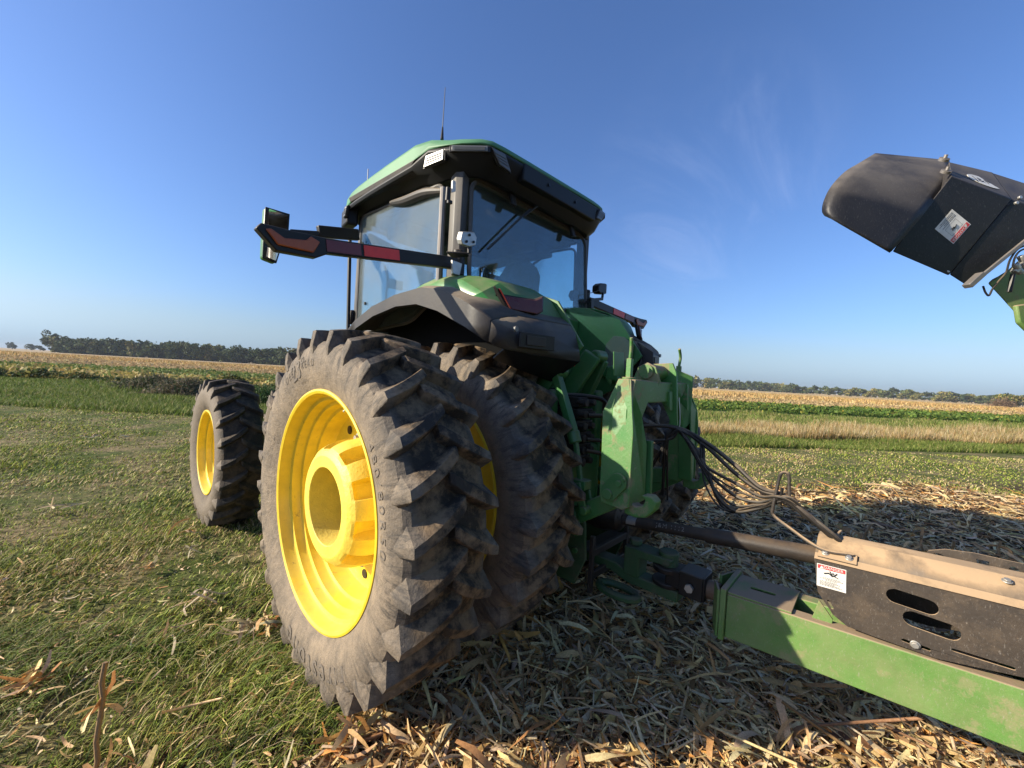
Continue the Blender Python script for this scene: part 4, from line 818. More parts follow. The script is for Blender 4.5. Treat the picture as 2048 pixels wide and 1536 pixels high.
for s in (-1, 1):
    a, b, c = fender_meshes(); gt = MB().loft(gtop)
    walls = MB(); walls.prism([(-.45, .9, 2.24), (-.45, .3, 2.46), (-.45, -.30, 2.43), (-.45, -.64, 2.31), (-.45, -.86, 2.00), (-.45, -.60, 1.70), (-.45, -.28, 1.55), (-.45, .9, 1.55)], (.02, 0, 0))
    mk = MB(); mk.prism([(-.97, -.768, 2.035), (-.70, -.812, 2.035), (-.70, -.812, 1.945), (-.97, -.768, 1.945)], (0, -.012, 0))
    mi = MB(); mi.prism([(-.925, -.787, 2.018), (-.78, -.811, 2.018), (-.78, -.811, 1.962), (-.925, -.787, 1.962)], (0, -.008, 0))
    rf = MB(); rf.cyl((-1.0, -.762, 2.045), (-1.0, -.778, 2.045), .016, 14)
    tl = MB(); tq = [(-.965, -.56, 2.305), (-.935, -.565, 2.262), (-.75, -.66, 2.262), (-.685, -.665, 2.29), (-.70, -.68, 2.20), (-.745, -.68, 2.175), (-.90, -.60, 2.185)]
    tl.prism(tq, (0, -.035, -.005)); tb = MB(); tb.prism([Vector(p)*1.0+(Vector(p)-Vector((-.83, -.62, 2.23)))*.14+Vector((0, .012, 0)) for p in tq], (0, -.03, 0))
    if s > 0:
        for q in (a, b, c, gt, walls, mk, mi, rf, tl, tb): q.mirror_x()
    fe = a.build('fender', 'plastic', T, smooth=True, solid=.022, ang=30); b.build('fender_rear_panel', 'plastic', fe, smooth=True, solid=.012, ang=24, off=(0, 0, 0)); c.build('mud_flap', 'liner', fe, solid=.01, off=(0, 0, 0))
    for o_ in (fe,): pass
    gt.build('fender_top', 'fender_green', T, smooth=True, solid=.012, ang=22)
    walls.build('fender_inner_wall', 'green', T, bevel=.004)
    k_ = mk.build('marker_recess', 'black', fe, bevel=.004, off=(0, 0, 0)); mi.build('marker_plate', 'darksteel', fe, bevel=.003, off=(0, 0, 0)); rf.build('side_reflector', 'lens', fe, smooth=True, off=(0, 0, 0))
    t_ = tb.build('tail_light', 'black', T, bevel=.006); tl.build('red_lens', 'red', t_, bevel=.012, off=(0, 0, 0))
# grey-green rock plate in front of the right fender
rp = MB(); rp.prism([at(u, v, x=.41) for u, v in ((1228, 672), (1213, 688), (1205, 735), (1262, 742), (1268, 690), (1250, 674))], (-.01, 0, 0)); M['rock'] = paint('worn_grey_green_plate', (.075, .105, .085), .5, .4, 5, side=.3)
rp.build('lift_guard_plate', 'rock', T, bevel=.006)
MB().prism([at(u, v, x=.50) for u, v in ((1252, 694), (1276, 684), (1306, 704), (1306, 740), (1272, 752), (1256, 740))], (.012, 0, 0)).build('fender_inner_skirt', 'plastic', T, bevel=.003)
# right work lights on their mast
wl_ = MB(); y0 = -.12; wl_.bar(at(1181, 640, y=y0), at(1181, 596, y=y0), .05, .05, (0, 1, 0)); wl_.bar(at(1181, 600, y=y0), at(1204, 598, y=y0), .03, .03); wl_.bar(at(1204, 600, y=y0), at(1206, 585, y=y0), .02, .02, (0, 1, 0)); wl_.bar(at(1181, 602, y=y0), at(1160, 606, y=y0+.05), .02, .02)
wl_.tube(spline([at(1178, 598, y=y0), at(1176, 588, y=y0), at(1185, 585, y=y0), at(1198, 581, y=y0)]), .004, 6); wm = wl_.build('work_light_mast', 'black', T, bevel=.003)
q = [at(u, v, y=y0) for u, v in ((1203, 566), (1213, 567), (1213, 588), (1201, 587), (1197, 582), (1198, 570))]; MB().prism(q, (0, .08, 0)).build('mast_work_light', 'black', wm, bevel=.01)
MB().prism([at(u, v, y=y0+.001) for u, v in ((1211, 567), (1214, 569), (1213, 587), (1209, 588))], (0, .07, 0)).build('lamp_lens', 'lens', wm, bevel=.003)
q = [at(u, v, y=y0+.1) for u, v in ((1148, 580), (1157, 581), (1160, 592), (1157, 601), (1149, 601), (1144, 590))]; MB().prism(q, (0, .05, 0)).build('mast_work_light', 'black', wm, bevel=.01)
# beacon knob under the rear window
bk = MB(); c0 = at(1138, 656, y=-.12); bk.cyl(c0, c0+Vector((0, 0, .02)), .03, 20); bk.cyl(c0+Vector((0, 0, .02)), c0+Vector((0, 0, .05)), .012, 12); bk.build('breather_cap', 'steel', T, bevel=.003)
# ---- rear housing, valve stack, hoses
hs = MB(); hs.box((0, -.16, 1.95), (.86, .16, .75)); hs.box((0, -.38, 1.25), (.42, .35, .5)); hs.box((-.32, -.42, 1.35), (.10, .3, .7)); hs.box((.32, -.42, 1.35), (.10, .3, .7)); hs.build('rear_housing', 'green', T, bevel=.02)
for i in range(6):
    z = 1.62 - i*.085; vb = MB(); vb.box((-.14, -.60, z), (.20, .24, .07)); vb.cyl((-.22, -.70, z), (-.22, -.76, z), .024, 12); vb.cyl((-.10, -.70, z), (-.10, -.77, z), .024, 12); vb.cyl((-.22, -.76, z), (-.22, -.78, z), .03, 10)
    vb.build('hydraulic_valve', 'darksteel', T, bevel=.008)
for s in (-1, 1):
    lk = MB(); lk.bar((s*.42, -.25, 1.95), (s*.42, -.66, 1.84), .07, .10); lk.cyl((s*.37, -.66, 1.83), (s*.47, -.66, 1.83), .055, 16); lk.build('lift_arm', 'green', T, bevel=.012)
for s in (-1, 1):
    r_ = MB(); r_.bar((s*.45, -.65, 1.84), (s*.46, -.84, 1.42), .055, .055); r_.cyl((s*.46, -.83, 1.44), (s*.465, -.86, 1.37), .042, 14); r_.bar((s*.465, -.86, 1.38), (s*.47, -.92, 1.12), .03, .03); r_.box((s*.47, -.925, 1.12), (.08, .10, .06)); r_.bar((s*.43, -.92, 1.13), (s*.43, -.98, .96), .018, .05); r_.bar((s*.51, -.92, 1.13), (s*.51, -.98, .96), .018, .05); r_.cyl((s*.42, -.98, .97), (s*.53, -.98, .97), .028, 12)
    r_.build('lift_link', 'green', T, bevel=.006)
    r_ = MB(); r_.bar((s*.40, -.30, .78), (s*.45, -.90, .90), .05, .11); r_.bar((s*.45, -.90, .91), (s*.43, -1.22, 1.12), .045, .11); r_.build('draft_link', 'green', T, bevel=.01)
sp1 = MB(); sp1.bar((-.12, -.50, 1.62), (-.05, -.70, 1.98), .08, .14); sp1.cyl((-.07, -.72, 1.965), (.07, -.72, 1.965), .045, 16); sp1.prism([at(u, v, x=.05) for u, v in ((1211, 737), (1224, 728), (1233, 742), (1241, 762), (1240, 784), (1230, 779), (1231, 762), (1222, 760), (1220, 772), (1208, 757))], (.03, 0, 0)); sp1.bar((.10, -.45, 1.4), (.06, -.72, 1.95), .05, .1); sp1.build('top_link_bracket', 'green', T, bevel=.015)
for i, pts in enumerate(([(-.3, -.5, 1.66), (-.1, -.72, 1.66), (.05, -.78, 1.60), (.1, -.8, 1.35), (.12, -.75, 1.05)], [(-.2, -.78, 1.53), (-.08, -.88, 1.52), (.0, -.9, 1.40), (.02, -.86, 1.15), (.0, -.8, .95)], [(-.2, -.78, 1.36), (-.08, -.86, 1.34), (.03, -.9, 1.22), (.05, -.88, 1.0)], [(-.2, -.78, 1.28), (-.1, -.86, 1.25), (0, -.88, 1.12), (.0, -.84, .95)],
                         [(-.35, -.3, 2.25), (-.345, -.34, 2.0), (-.33, -.45, 1.8), (-.3, -.5, 1.62)], [(-.30, -.3, 2.27), (-.30, -.33, 2.0), (-.29, -.40, 1.8), (-.27, -.5, 1.62)])):
    MB().tube(spline(pts), (.017, .016, .014, .014, .012, .010)[i], 10).build('hydraulic_hose', 'hose', T, smooth=True)
MB().box((-.36, -.72, 1.90), (.05, .04, .06)).build('quick_release_lever', 'red_bright', T, bevel=.01)
for s in (-1, 1): MB().box((s*.25-.02, -.62, 1.0), (.03, .04, .6)).build('rear_bracket', 'green', T, bevel=.01)
# ---- quick hitch frame
qh = MB()
outer = [(-.52, 1.07), (-.525, 1.62), (-.44, 1.80), (-.30, 1.80), (-.20, 1.795), (.20, 1.795), (.30, 1.80), (.44, 1.80), (.525, 1.62), (.52, 1.07), (.36, 1.07), (.36, 1.52), (.25, 1.66), (-.25, 1.66), (-.36, 1.52), (-.36, 1.07)]
qh.prism([(x, -1.135, z) for x, z in outer], (0, -.10, 0)); Q = qh.build('quick_hitch_frame', 'green_dusty', T, bevel=.008)
for s in (-1, 1):
    sd = MB()
    pr = [(-1.10, 1.12), (-1.115, 1.065), (-1.25, 1.055), (-1.29, 1.08), (-1.29, 1.50), (-1.275, 1.60), (-1.215, 1.80), (-1.135, 1.80), (-1.09, 1.60), (-1.10, 1.30)]
    lo1 = [(s*(.55 if z < 1.63 else .465), y, z) for y, z in pr]; lo2 = [(s*(.535 if z < 1.63 else .45), y, z) for y, z in pr]
    sd.loft([lo1, lo2], closed=True); n_ = len(pr); sd.f.append(tuple(range(n_))); sd.f.append(tuple(range(2*n_-1, n_-1, -1)))
    sd.build('hitch_side_plate', 'green_dusty', T, bevel=.004)
    bp = MB(); bp.prism([(s*.53, -1.285, 1.075), (s*.36, -1.30, 1.09), (s*.38, -1.30, 1.42), (s*.42, -1.27, 1.60), (s*.44, -1.20, 1.80), (s*.47, -1.205, 1.80), (s*.535, -1.275, 1.60)], (0, .012, 0)); bp.build('hitch_face_plate', 'green_dusty', T, bevel=.003)
    bp = MB(); bp.bar((s*.335, -1.27, 1.44), (s*.345, -1.285, 1.10), .03, .09, (0, 1, 0)); bp.build('hitch_channel', 'green', T, bevel=.004)
    st = MB(); q = slot(0, 0, .19, .105, R(52)); st.prism([(s*.552, -1.195+y, 1.175+z) for y, z in [(-a, b) for a, b in q]] if s < 0 else [(s*.552, -1.195-y, 1.175+z) for y, z in q], (s*.014, 0, 0)); sp_o = st.build('pin_retainer', 'green', T, bevel=.003)
    for dy, dz, rr in ((.03, -.045, .03), (-.035, .03, .018), (-.065, .06, .010)):
        MB().cyl((s*.565, -1.195+dy, 1.175+dz), (s*.580, -1.195+dy, 1.175+dz), rr, 14).build('pin', 'green', sp_o, bevel=.002)
    # open hook
    hk = MB(); a0 = [(-1.24, 1.10), (-1.27, 1.10), (-1.285, 1.055), (-1.33, 1.035), (-1.375, 1.055), (-1.39, 1.095), (-1.36, 1.125), (-1.43, 1.135), (-1.47, 1.10), (-1.46, 1.04), (-1.40, .975), (-1.32, .955), (-1.24, .965)]
    a0 = [(-1.25+(y+1.25)*.80, 1.10+(z-1.06)*.8) for y, z in a0]; hk.prism([(s*.48 - .05*s + (.0), y, z) for y, z in a0], (s*.075, 0, 0)); hk.build('lower_hook', 'green_dusty', T, bevel=.008)
    lv = MB(); lv.bar((s*.40, -1.17, 1.80), (s*.40, -1.17, 1.925), .032, .032, (0, 1, 0)); lv.tube(spline([(s*.40, -1.17, 1.92), (s*.405, -1.175, 1.99), (s*.42 if s < 0 else .36, -1.18, 2.05)]), .011, 8); lv.cyl((s*.40, -1.17, 1.795), (s*.40, -1.17, 1.812), .04, 14); lv.build('hitch_lever', 'green_dusty', T, bevel=.003)
tk = MB()
tk.prism([(-.112, -1.06, 1.68), (-.112, -1.06, 1.82), (-.112, -1.09, 1.89), (-.112, -1.15, 1.92), (-.112, -1.21, 1.89), (-.112, -1.24, 1.80), (-.112, -1.22, 1.66)], (.024, 0, 0))
tk.prism([at(u, v, x=.12) for u, v in ((1302, 728), (1345, 726), (1353, 746), (1354, 852), (1344, 850), (1322, 802), (1308, 762))], (.02, 0, 0)); tk.prism([at(u, v, x=.30) for u, v in ((1375, 768), (1359, 803), (1375, 822))], (.02, 0, 0)); tk.prism([at(u, v, x=.05) for u, v in ((1318, 783), (1340, 783), (1340, 822), (1332, 812), (1318, 800))], (.05, 0, 0))
tk.cyl((-.13, -1.15, 1.86), (.13, -1.15, 1.86), .05, 20); tk.prism([(.36, -1.16, 1.90), (.42, -1.27, 1.85), (.42, -1.27, 1.50), (.36, -1.24, 1.45)], (.012, 0, 0)); tk.build('top_hook', 'green_dusty', T, bevel=.006)
MB().prism([at(u, v, y=-1.06) for u, v in ((1226, 703), (1246, 705), (1246, 752), (1226, 752))], (0, -.008, 0)).build('hitch_tab', 'green', T, bevel=.003)
cb = MB(); cb.bar((.36, -1.0, 1.03), (-.30, -1.12, 1.02), .05, .09) if False else cb.bar((.40, -.55, .98), (.44, -1.2, 1.10), .05, .12); cb.build('sway_block', 'green', T, bevel=.01)
# ---- drawbar, support, pto
for s in (-1, 1):
    ds = MB(); ds.prism([(s*.27, -.45, .93), (s*.27, -.78, .90), (s*.27, -.86, .80), (s*.27, -.88, .56), (s*.27, -.80, .36), (s*.27, -.45, .36)], (s*.02, 0, 0)); ds.build('drawbar_support', 'green_shaded', T, bevel=.005)
df = MB(); df.bar((-.25, -.90, .60), (.25, -.90, .60), .035, .05); df.bar((-.25, -.905, .72), (-.25, -.905, .33), .03, .03, (0, 1, 0)); df.bar((.25, -.905, .72), (.25, -.905, .42), .03, .03, (0, 1, 0)); df.bar((-.25, -.90, .44), (.25, -.90, .44), .03, .05); df.box((0, -.83, .60), (.5, .12, .012)); df.build('step_frame', 'darksteel', T, bevel=.004)
for z in (.86, .72, .60):
    MB().cyl((-.292, -.80, z), (-.31, -.80, z), .02, 6).build('support_bolt', 'green', T)
db = MB(); db.prism([(-.06, -.2, .44), (-.06, -.95, .44), (-.06, -1.08, .40), (-.06, -1.42, .40), (-.06, -1.42, .47), (-.06, -1.12, .47), (-.06, -.98, .51), (-.06, -.2, .51)], (.12, 0, 0)); dbo = db.build('drawbar', 'green_shaded', T, bevel=.01)
hm = MB(); hm.prism([(-.07, -1.05, .46), (-.07, -1.16, .46), (-.07, -1.16, .60), (-.07, -1.36, .615), (-.07, -1.38, .66), (-.07, -1.05, .655)], (.14, 0, 0)); hm.cyl((0, -1.33, .60), (0, -1.33, .69), .062, 20); hm.cyl((0, -1.10, .66), (0, -1.10, .70), .045, 6); hm.build('hammer_strap', 'green_shaded', dbo, bevel=.008, off=(0, 0, 0))
lo_ = MB(); lo_.tube([(-.15 + .07*math.cos(k*math.pi/8)*(1), -1.06+.14*math.sin(k*math.pi/8), .37) for k in range(17)], .026, 8, caps=False); lo_.build('tow_loop', 'green_shaded', dbo, smooth=True, off=(0, 0, 0))
MB().cyl((0, -.55, .79), (0, -.76, .79), .05, 20).build('pto_stub', 'darksteel', T)

# ================================================================ THE GRAIN CART (its front end and spout are what the photo shows)
G = empty('grain_cart', (0, -6.5, 0), 'green grain cart hitched behind the tractor, seen by its tongue and raised black spout', 'grain cart')
SL = math.tan(R(3.2)); zb = lambda y: .375 + (-1.69-y)*SL      # underside of the tongue rising to the rear
y0, y1 = -1.70, -5.6
def rail(x0, x1, ya, yb, h0, h1, mb):
    return mb.add([(x, y, zb(y)+h) for y in (ya, yb) for x, h in ((x0, h0), (x1, h0), (x1, h1), (x0, h1))], [(3, 2, 1, 0), (4, 5, 6, 7), (0, 1, 5, 4), (1, 2, 6, 5), (2, 3, 7, 6), (3, 0, 4, 7)])
tg = MB(); rail(-.155, -.075, y0-.02, y1, 0, .245, tg); rail(.075, .155, y0-.02, y1, 0, .245, tg); rail(-.073, .073, y0-.02, y1, 0, .012, tg)
Tg = tg.build('tongue', 'cart_green', G, bevel=.02, seg=4)
ty = y0-.02; pl = plate2d([(-.153, 0), (.153, 0), (.153, .30), (-.153, .30)], [slot(0, .145, .125, .034, R(90))], .010, (0, ty, zb(ty)+.252), (1, 0, 0), (0, -1, SL)); pl.build('tongue_top_plate', 'cart_green', G, bevel=.002)
fp = MB(); fp.prism([(-.175, y0+.01, zb(y0)-.015), (.175, y0+.01, zb(y0)-.015), (.175, y0+.01, zb(y0)+.275), (-.175, y0+.01, zb(y0)+.275)], (0, -.028, 0))
fp.prism([(-.165, y0+.012, zb(y0)+.26), (-.05, y0+.06, zb(y0)+.255), (-.05, y0+.06, zb(y0)+.02), (-.165, y0+.012, zb(y0)-.01)], (0, .015, 0)); fp.prism([(.05, y0+.06, zb(y0)+.255), (.165, y0+.012, zb(y0)+.26), (.165, y0+.012, zb(y0)-.01), (.05, y0+.06, zb(y0)+.02)], (0, .015, 0)); fp.build('hitch_flange', 'cart_green', G, bevel=.004)
ct = MB(); ct.cyl((0, y0+.05, .54), (0, -1.54, .54), .055, 24); ct.build('hitch_tube', 'rust', G, smooth=True)
cl = MB(); cl.prism([(-.075, -1.58, .475), (-.075, -1.34, .505), (-.075, -1.34, .60), (-.075, -1.58, .625)], (.15, 0, 0)); cl.cyl((0, -1.33, .475), (0, -1.33, .505), .095, 28); cl.cyl((0, -1.33, .565), (0, -1.33, .60), .095, 28); cl.box((0, -1.5, .55), (.17, .14, .15)); clo = cl.build('hitch_clevis', 'black', G, bevel=.006)
MB().cyl((-.095, -1.50, .545), (-.115, -1.50, .545), .026, 6).build('clevis_bolt', 'steel', clo)
gz = lambda y: 1.0 + (-2.1-y)*.045        # side crease of the shaft guard
gu = Vector((0, -1, .045)).normalized()
# left side sheet with its slots, measured along (a: rearward, b: up) from the front crease corner
X0 = -.145; org = Vector((X0, -2.095, .955))
side = [(0, 0), (1.9, 0), (1.9, -.26), (.62, -.268), (.60, -.245), (.20, -.275), (.155, -.262), (.06, -.275+.03), (.012, -.165)]
side = [(0, 0), (2.6, 0), (2.6, -.24), (.66, -.262), (.42, -.300), (.22, -.292), (.13, -.285), (.075, -.250), (.015, -.16)]
gs = plate2d(side, [slot(.345, -.085, .165, .062, R(-5)), slot(.405, -.165, .175, .064, R(-5)), slot(.36, -.268, .09, .012, R(-4)), slot(.55, -.24, .17, .010, R(0)), slot(.065, -.205, .04, .010, R(-62))], .006, org, gu, (0, .045, 1))
rs_ = plate2d(side, [], .006, org + Vector((.33, 0, 0)), gu, (0, .045, 1), gs)
guard = gs.build('shaft_guard', 'guard', G, bevel=.0015)
tp = MB(); A = [(X0-.004, .003), (-.035, .085), (.055, .085), (X0+.335, .003)]
tp.loft([[org + gu*a + Vector((x-X0, 0, z)) for x, z in A] for a in (0, .5, 1.2, 2.6)]); tp.build('guard_top', 'guard', G, solid=.006, smooth=True, ang=20)
ov = MB(); ov.loft([[org + gu*a + Vector((x-X0, 0, z)) for x, z in ((X0-.008, .002), (X0+.018, .026))] for a in (.0, 2.6)]); ov.build('guard_edge_flange', 'guard', G, solid=.004)
bk = MB(); bk.prism([org + gu*a + Vector((b, 0, c)) for a, b, c in ((.012, -.002, .012), (.16, -.002, .012), (.16, .040, .045), (.012, .040, .045))], Vector((-.4, 0, .9))*.006); bko = bk.build('holder_bracket', 'guard', G, bevel=.002)
def bolt(p, n, r=.012, parent=G, mat='steel'):
    p, n = Vector(p), Vector(n).normalized(); b = MB(); b.cyl(p, p+n*.004, r*1.35, 16); b.cyl(p+n*.004, p+n*.012, r, 6); b.build('bolt', mat, parent, bevel=.0015)
for a in (.04, .13): bolt(org + gu*a + Vector((.018, 0, .034)), (-.5, 0, .8))
bolt(org + gu*.37 + Vector((-.004, 0, -.268)), (-1, 0, 0), .013)
bolt(org + gu*.62 + Vector((.075, 0, .072)), (-.3, 0, 1), .012)
# danger decal on the guard
def decal(org, ux, uy, w, h, parent, portrait=True, flip=False):
    ux, uy = Vector(ux).normalized(), Vector(uy).normalized(); n = ux.cross(uy); P = lambda a, b, k=0: Vector(org) + ux*a + uy*b + n*k
    def rect(a0, b0, a1, b1, k, name, mat, par): return MB().prism([P(a0, b0, k), P(a1, b0, k), P(a1, b1, k), P(a0, b1, k)], n*.0006).build(name, mat, par)
    d = rect(0, -h, w, 0, .002, 'danger_decal', 'white', parent)
    rect(w*.03, -h*.20, w*.97, -h*.03, .003, 'decal_header', 'redink', d)
    t = MB(); text_mb('DANGER', h*.165 if portrait else h*.17, P(w*.57, -h*.115), ux, uy, .0042, t, 1.05); t.add([P(w*.10, -h*.18, .0042), P(w*.24, -h*.18, .0042), P(w*.17, -h*.05, .0042)], [(0, 1, 2)]); t.build('decal_word', 'white', d)
    k = MB()
    def fig(cx, cy, s_):
        k.tube([P(cx-.28*s_, cy-.02*s_, .004), P(cx-.1*s_, cy+.04*s_, .004), P(cx+.05*s_, cy-.08*s_, .004)], .035*s_, 6); k.tube([P(cx-.02*s_, cy-.06*s_, .004), P(cx+.12*s_, cy-.02*s_, .004), P(cx+.22*s_, cy+.10*s_, .004)], .028*s_, 6)
        k.tube([P(cx+.02*s_, cy, .004), P(cx-.06*s_, cy+.14*s_, .004)], .024*s_, 6); k.cyl(P(cx+.07*s_, cy+.06*s_, .003), P(cx+.07*s_, cy+.06*s_, .005), .04*s_, 10); k.tube([P(cx+.1*s_, cy-.06*s_, .004), P(cx+.25*s_, cy-.10*s_, .004)], .022*s_, 6)
    if portrait:
        fig(w*.5, -h*.36, w*.9); k.add([P(w*.04, -h*.50, .0035), P(w*.96, -h*.50, .0035), P(w*.96, -h*.506, .0035), P(w*.04, -h*.506, .0035)], [(0, 1, 2, 3)])
        rows = [(.2, .8, .55), (.1, .9, .60), (.3, .7, .65)] + [(.1, random.uniform(.6, .9), .71+.045*i) for i in range(5)]
    else:
        fig(w*.5, -h*.44, w*.55); 
        for a0, b0, a1, b1 in ((.2, .26, .8, .27), (.2, .64, .8, .65), (.2, .26, .207, .65), (.793, .26, .8, .65)): k.add([P(w*a0, -h*b0, .0035), P(w*a1, -h*b0, .0035), P(w*a1, -h*b1, .0035), P(w*a0, -h*b1, .0035)], [(0, 1, 2, 3)])
        rows = [(.1, .85, .72), (.1, .7, .78), (.1, .88, .85), (.1, .8, .91)]
    for a, b, c in rows:
        x = a
        while x < b:
            ln_ = random.uniform(.03, .09); k.add([P(w*x, -h*c, .0035), P(w*min(x+ln_, b), -h*c, .0035), P(w*min(x+ln_, b), -h*(c+.022), .0035), P(w*x, -h*(c+.022), .0035)], [(0, 1, 2, 3)]); x += ln_+.015
    k.build('decal_print', 'ink', d); return d
decal(org + gu*.012 + Vector((-.004, 0, -.018)), gu, (0, .045, 1), .112, .110, guard)
# gusset below the guard, chain-plate behind
MB().prism([at(u, v, x=-.11) for u, v in ((1638, 1200), (1622, 1240), (1664, 1248), (1666, 1240))], (.01, 0, 0)).build('guard_gusset', 'cart_green', G, bevel=.002)
MB().box((.0, -2.62, zb(-2.62)+.22), (.12, .2, .10)).build('tongue_crossmember', 'cart_green', G, bevel=.01)
hx = Vector((.13, -2.62, 1.02)); pj_ = plate2d([(-.13, .0), (-.10, -.045), (-.035, -.03), (0, -.075), (.6, -.10), (.6, .045), (.03, .07), (-.06, .062), (-.115, .04)], [slot(-.07, .01, .07, .042, R(-25)), [(.03, -.055), (.075, -.055), (.075, .045), (.035, .045), (.045, 0)], slot(.14, .02, .05, .03, R(60))], .008, hx, (0, -1, .05), (0, .05, 1)); pj_.build('jack_storage_plate', 'guard', G, bevel=.0015)
# pto shaft
sh = MB(); a, b = Vector((0, -.98, .80)), Vector((0, -1.55, .865)); c = Vector((0, -2.35, .955)); sh.cyl(a, b, .037, 28); sh.cyl(b, c, .046, 28); sho = sh.build('pto_shaft', 'darksteel', G, smooth=True)
sj = MB(); sj.tube([(0, -.72, .785), (0, -.80, .787), (0, -.86, .79), (0, -.90, .795), (0, -.97, .80), (0, -1.0, .803)], [.085, .10, .10, .088, .085, .05], 28); sj.build('shaft_bell', 'black', sho, smooth=True)
for k in range(10):
    t = -.76-.014*k
for k in range(7):
    an_ = k*.9; MB().cyl((.06*math.cos(an_), -.955, .80+.06*math.sin(an_)), (.06*math.cos(an_), -.985, .80+.06*math.sin(an_)), .012, 8).build('bell_bolt', 'black', sho)
d_ = (b-a).normalized(); cu = MB(); nr_ = Vector((-1, 0, 0))
lbv = [];  # silvery label wrapped on the tube
for yk in (0.055, .125):
    lbv.append([a + d_*yk + Vector((-math.cos(t)*.0415, 0, math.sin(t)*.0385)) for t in [R(-20+10*i) for i in range(11)]])
cu.loft(lbv).build('shaft_label', 'steel', sho)
def hand(body, y, size):
    vs, fs = text_geo(body, size, 1.2); up = Vector((0, d_.z*-1, -d_.y)) ; up = Vector((-1, 0, 0)).cross(d_); up = up if up.z > 0 else -up
    mbx = MB(); cc = a + d_*y; out = []
    for p, q in vs:
        th = q/.0385 + .45; out.append(cc + d_*p + Vector((-math.cos(th)*.0388, 0, 0)) + up*math.sin(th)*.0388)
    mbx.add(out, fs).build('handwritten_mark', 'paintmark', sho)
M['paintmark'] = paint('chalk_paint', (.22, .21, .19), .7, .2, 20, side=.1)
hand('J&M 1112', .36, .040)
# hose holder: bent rod standing at the guard's nose
hr = MB(); P_ = [org + gu*.145 + Vector((.03, 0, .050)), org + gu*.02 + Vector((.02, 0, .048)), Vector((-.05, -1.96, 1.055)), Vector((-.03, -1.895, 1.09)), Vector((-.03, -1.89, 1.14)), Vector((-.02, -1.905, 1.28)), Vector((-.02, -1.915, 1.325)), Vector((-.02, -1.935, 1.335)), Vector((-.02, -1.95, 1.32)), Vector((-.02, -1.955, 1.26)), Vector((-.02, -1.96, 1.20))]
hr.tube(spline(P_, 6), .0085, 10).build('hose_holder', 'guard', G, smooth=True)
MB().tube(spline([(-.025, -1.925, 1.25), (-.025, -1.925, 1.19), (-.02, -1.94, 1.165), (-.02, -1.955, 1.18)]), .008, 8).build('holder_strap', 'black', G, smooth=True)
# hoses from the hitch to the holder and on to the guard
rq = random.Random(5)
hold = Vector((-.02, -1.94, 1.185))
tie = at(1358, 858, x=.12)
for i in range(9):
    j = lambda k: Vector((rq.uniform(-k, k), rq.uniform(-k, k), rq.uniform(-k, k)))
    s0 = [at(1225, 862, x=-.1), at(1215, 880, x=0), at(1320, 925, x=.1), at(1290, 960, x=.15), at(1235, 905, x=0), at(1325, 990, x=.2), at(1335, 1000, x=.2), at(1300, 935, x=.1), at(1225, 870, x=-.05)][i]
    ra = (.013, .010, .010, .009, .008, .011, .007, .006, .012)[i]
    if i in (0, 8): mid = [at(1290, 852, x=0), tie+j(.01), at(1412, 885+8*(i > 0), x=.10), at(1470, 930+16*(i > 0), x=.05), at(1520, 975+6*(i > 0), x=.0)]
    else:
        sag = rq.uniform(0, 1); mid = [at(1335, 880, x=.1)+j(.01), tie+j(.015), at(1395+8*sag, 895+45*sag, x=.10)+j(.03), at(1418+14*sag, 930+75*sag, x=.07)+j(.03), at(1470, 968+62*sag, x=.03)+j(.02), at(1520, 992+26*sag, x=0)]
    pts = [s0]+mid+[hold+j(.022), at(1610, 1030, x=-.02)+j(.010), at(1668, 1072, x=-.03)+j(.012), at(1700, 1092, x=.0)+Vector((0, 0, -.05))]
    MB().tube(spline(pts, 7), ra, 10).build('hydraulic_hose', 'hose', G, smooth=True)
MB().tube(spline([at(1400, 880, x=.1), at(1408, 960, x=.08), at(1435, 1010, x=.05), at(1465, 1022, x=.03), at(1500, 1015, x=.0), hold]), .006, 8).build('hydraulic_hose', 'hose', G, smooth=True)
MB().tube(spline([at(1358, 795, x=.12), at(1360, 830, x=.12), tie, at(1348, 868, x=.12), at(1335, 850, x=.12)]), .003, 6).build('tie_wire', 'steel', G, smooth=True)
MB().tube(spline([at(1634, 1098, x=-.1), at(1660, 1085, x=-.05), at(1672, 1072, x=.0), at(1682, 1062, x=.05)]), .006, 8).build('hose_strap', 'guard', G, smooth=True)
# ---- raised unloading spout
DN = 2.55
def sv(u, v, d): return Vector(CAM) + (FX + RX*((u-1024)/FPX) + UX*((768-v)/FPX))*d
# square spout tube: crease line nearest, top and bottom lines behind
def station(ut, vt, uc, vc, ub, vb, dn=DN):
    return [sv(ut, vt, dn+.20), sv(uc, vc, dn), sv(ub, vb, dn+.08), sv(ub+6, vb-8, dn+.50), sv(ut+8, vt+8, dn+.62)]
L = [station(1897, 324, 1903, 352, 1785, 503), station(1985, 345, 2024, 398, 1897, 551)]
L2 = [station(1985, 346, 2024, 399, 1899, 549, DN+.008), station(2060, 370, 2120, 432, 1935, 572, DN+.008)]
L3 = [station(2052, 371, 2110, 430, 1935, 571, DN+.015), station(2200, 420, 2300, 520, 2040, 620, DN+.015)]
sp0 = MB().loft(L, closed=True, caps=True).build('auger_spout', 'spout', G, bevel=.006)
MB().loft(L2, closed=True, caps=True).build('spout_rear_section', 'spout', G, bevel=.006)
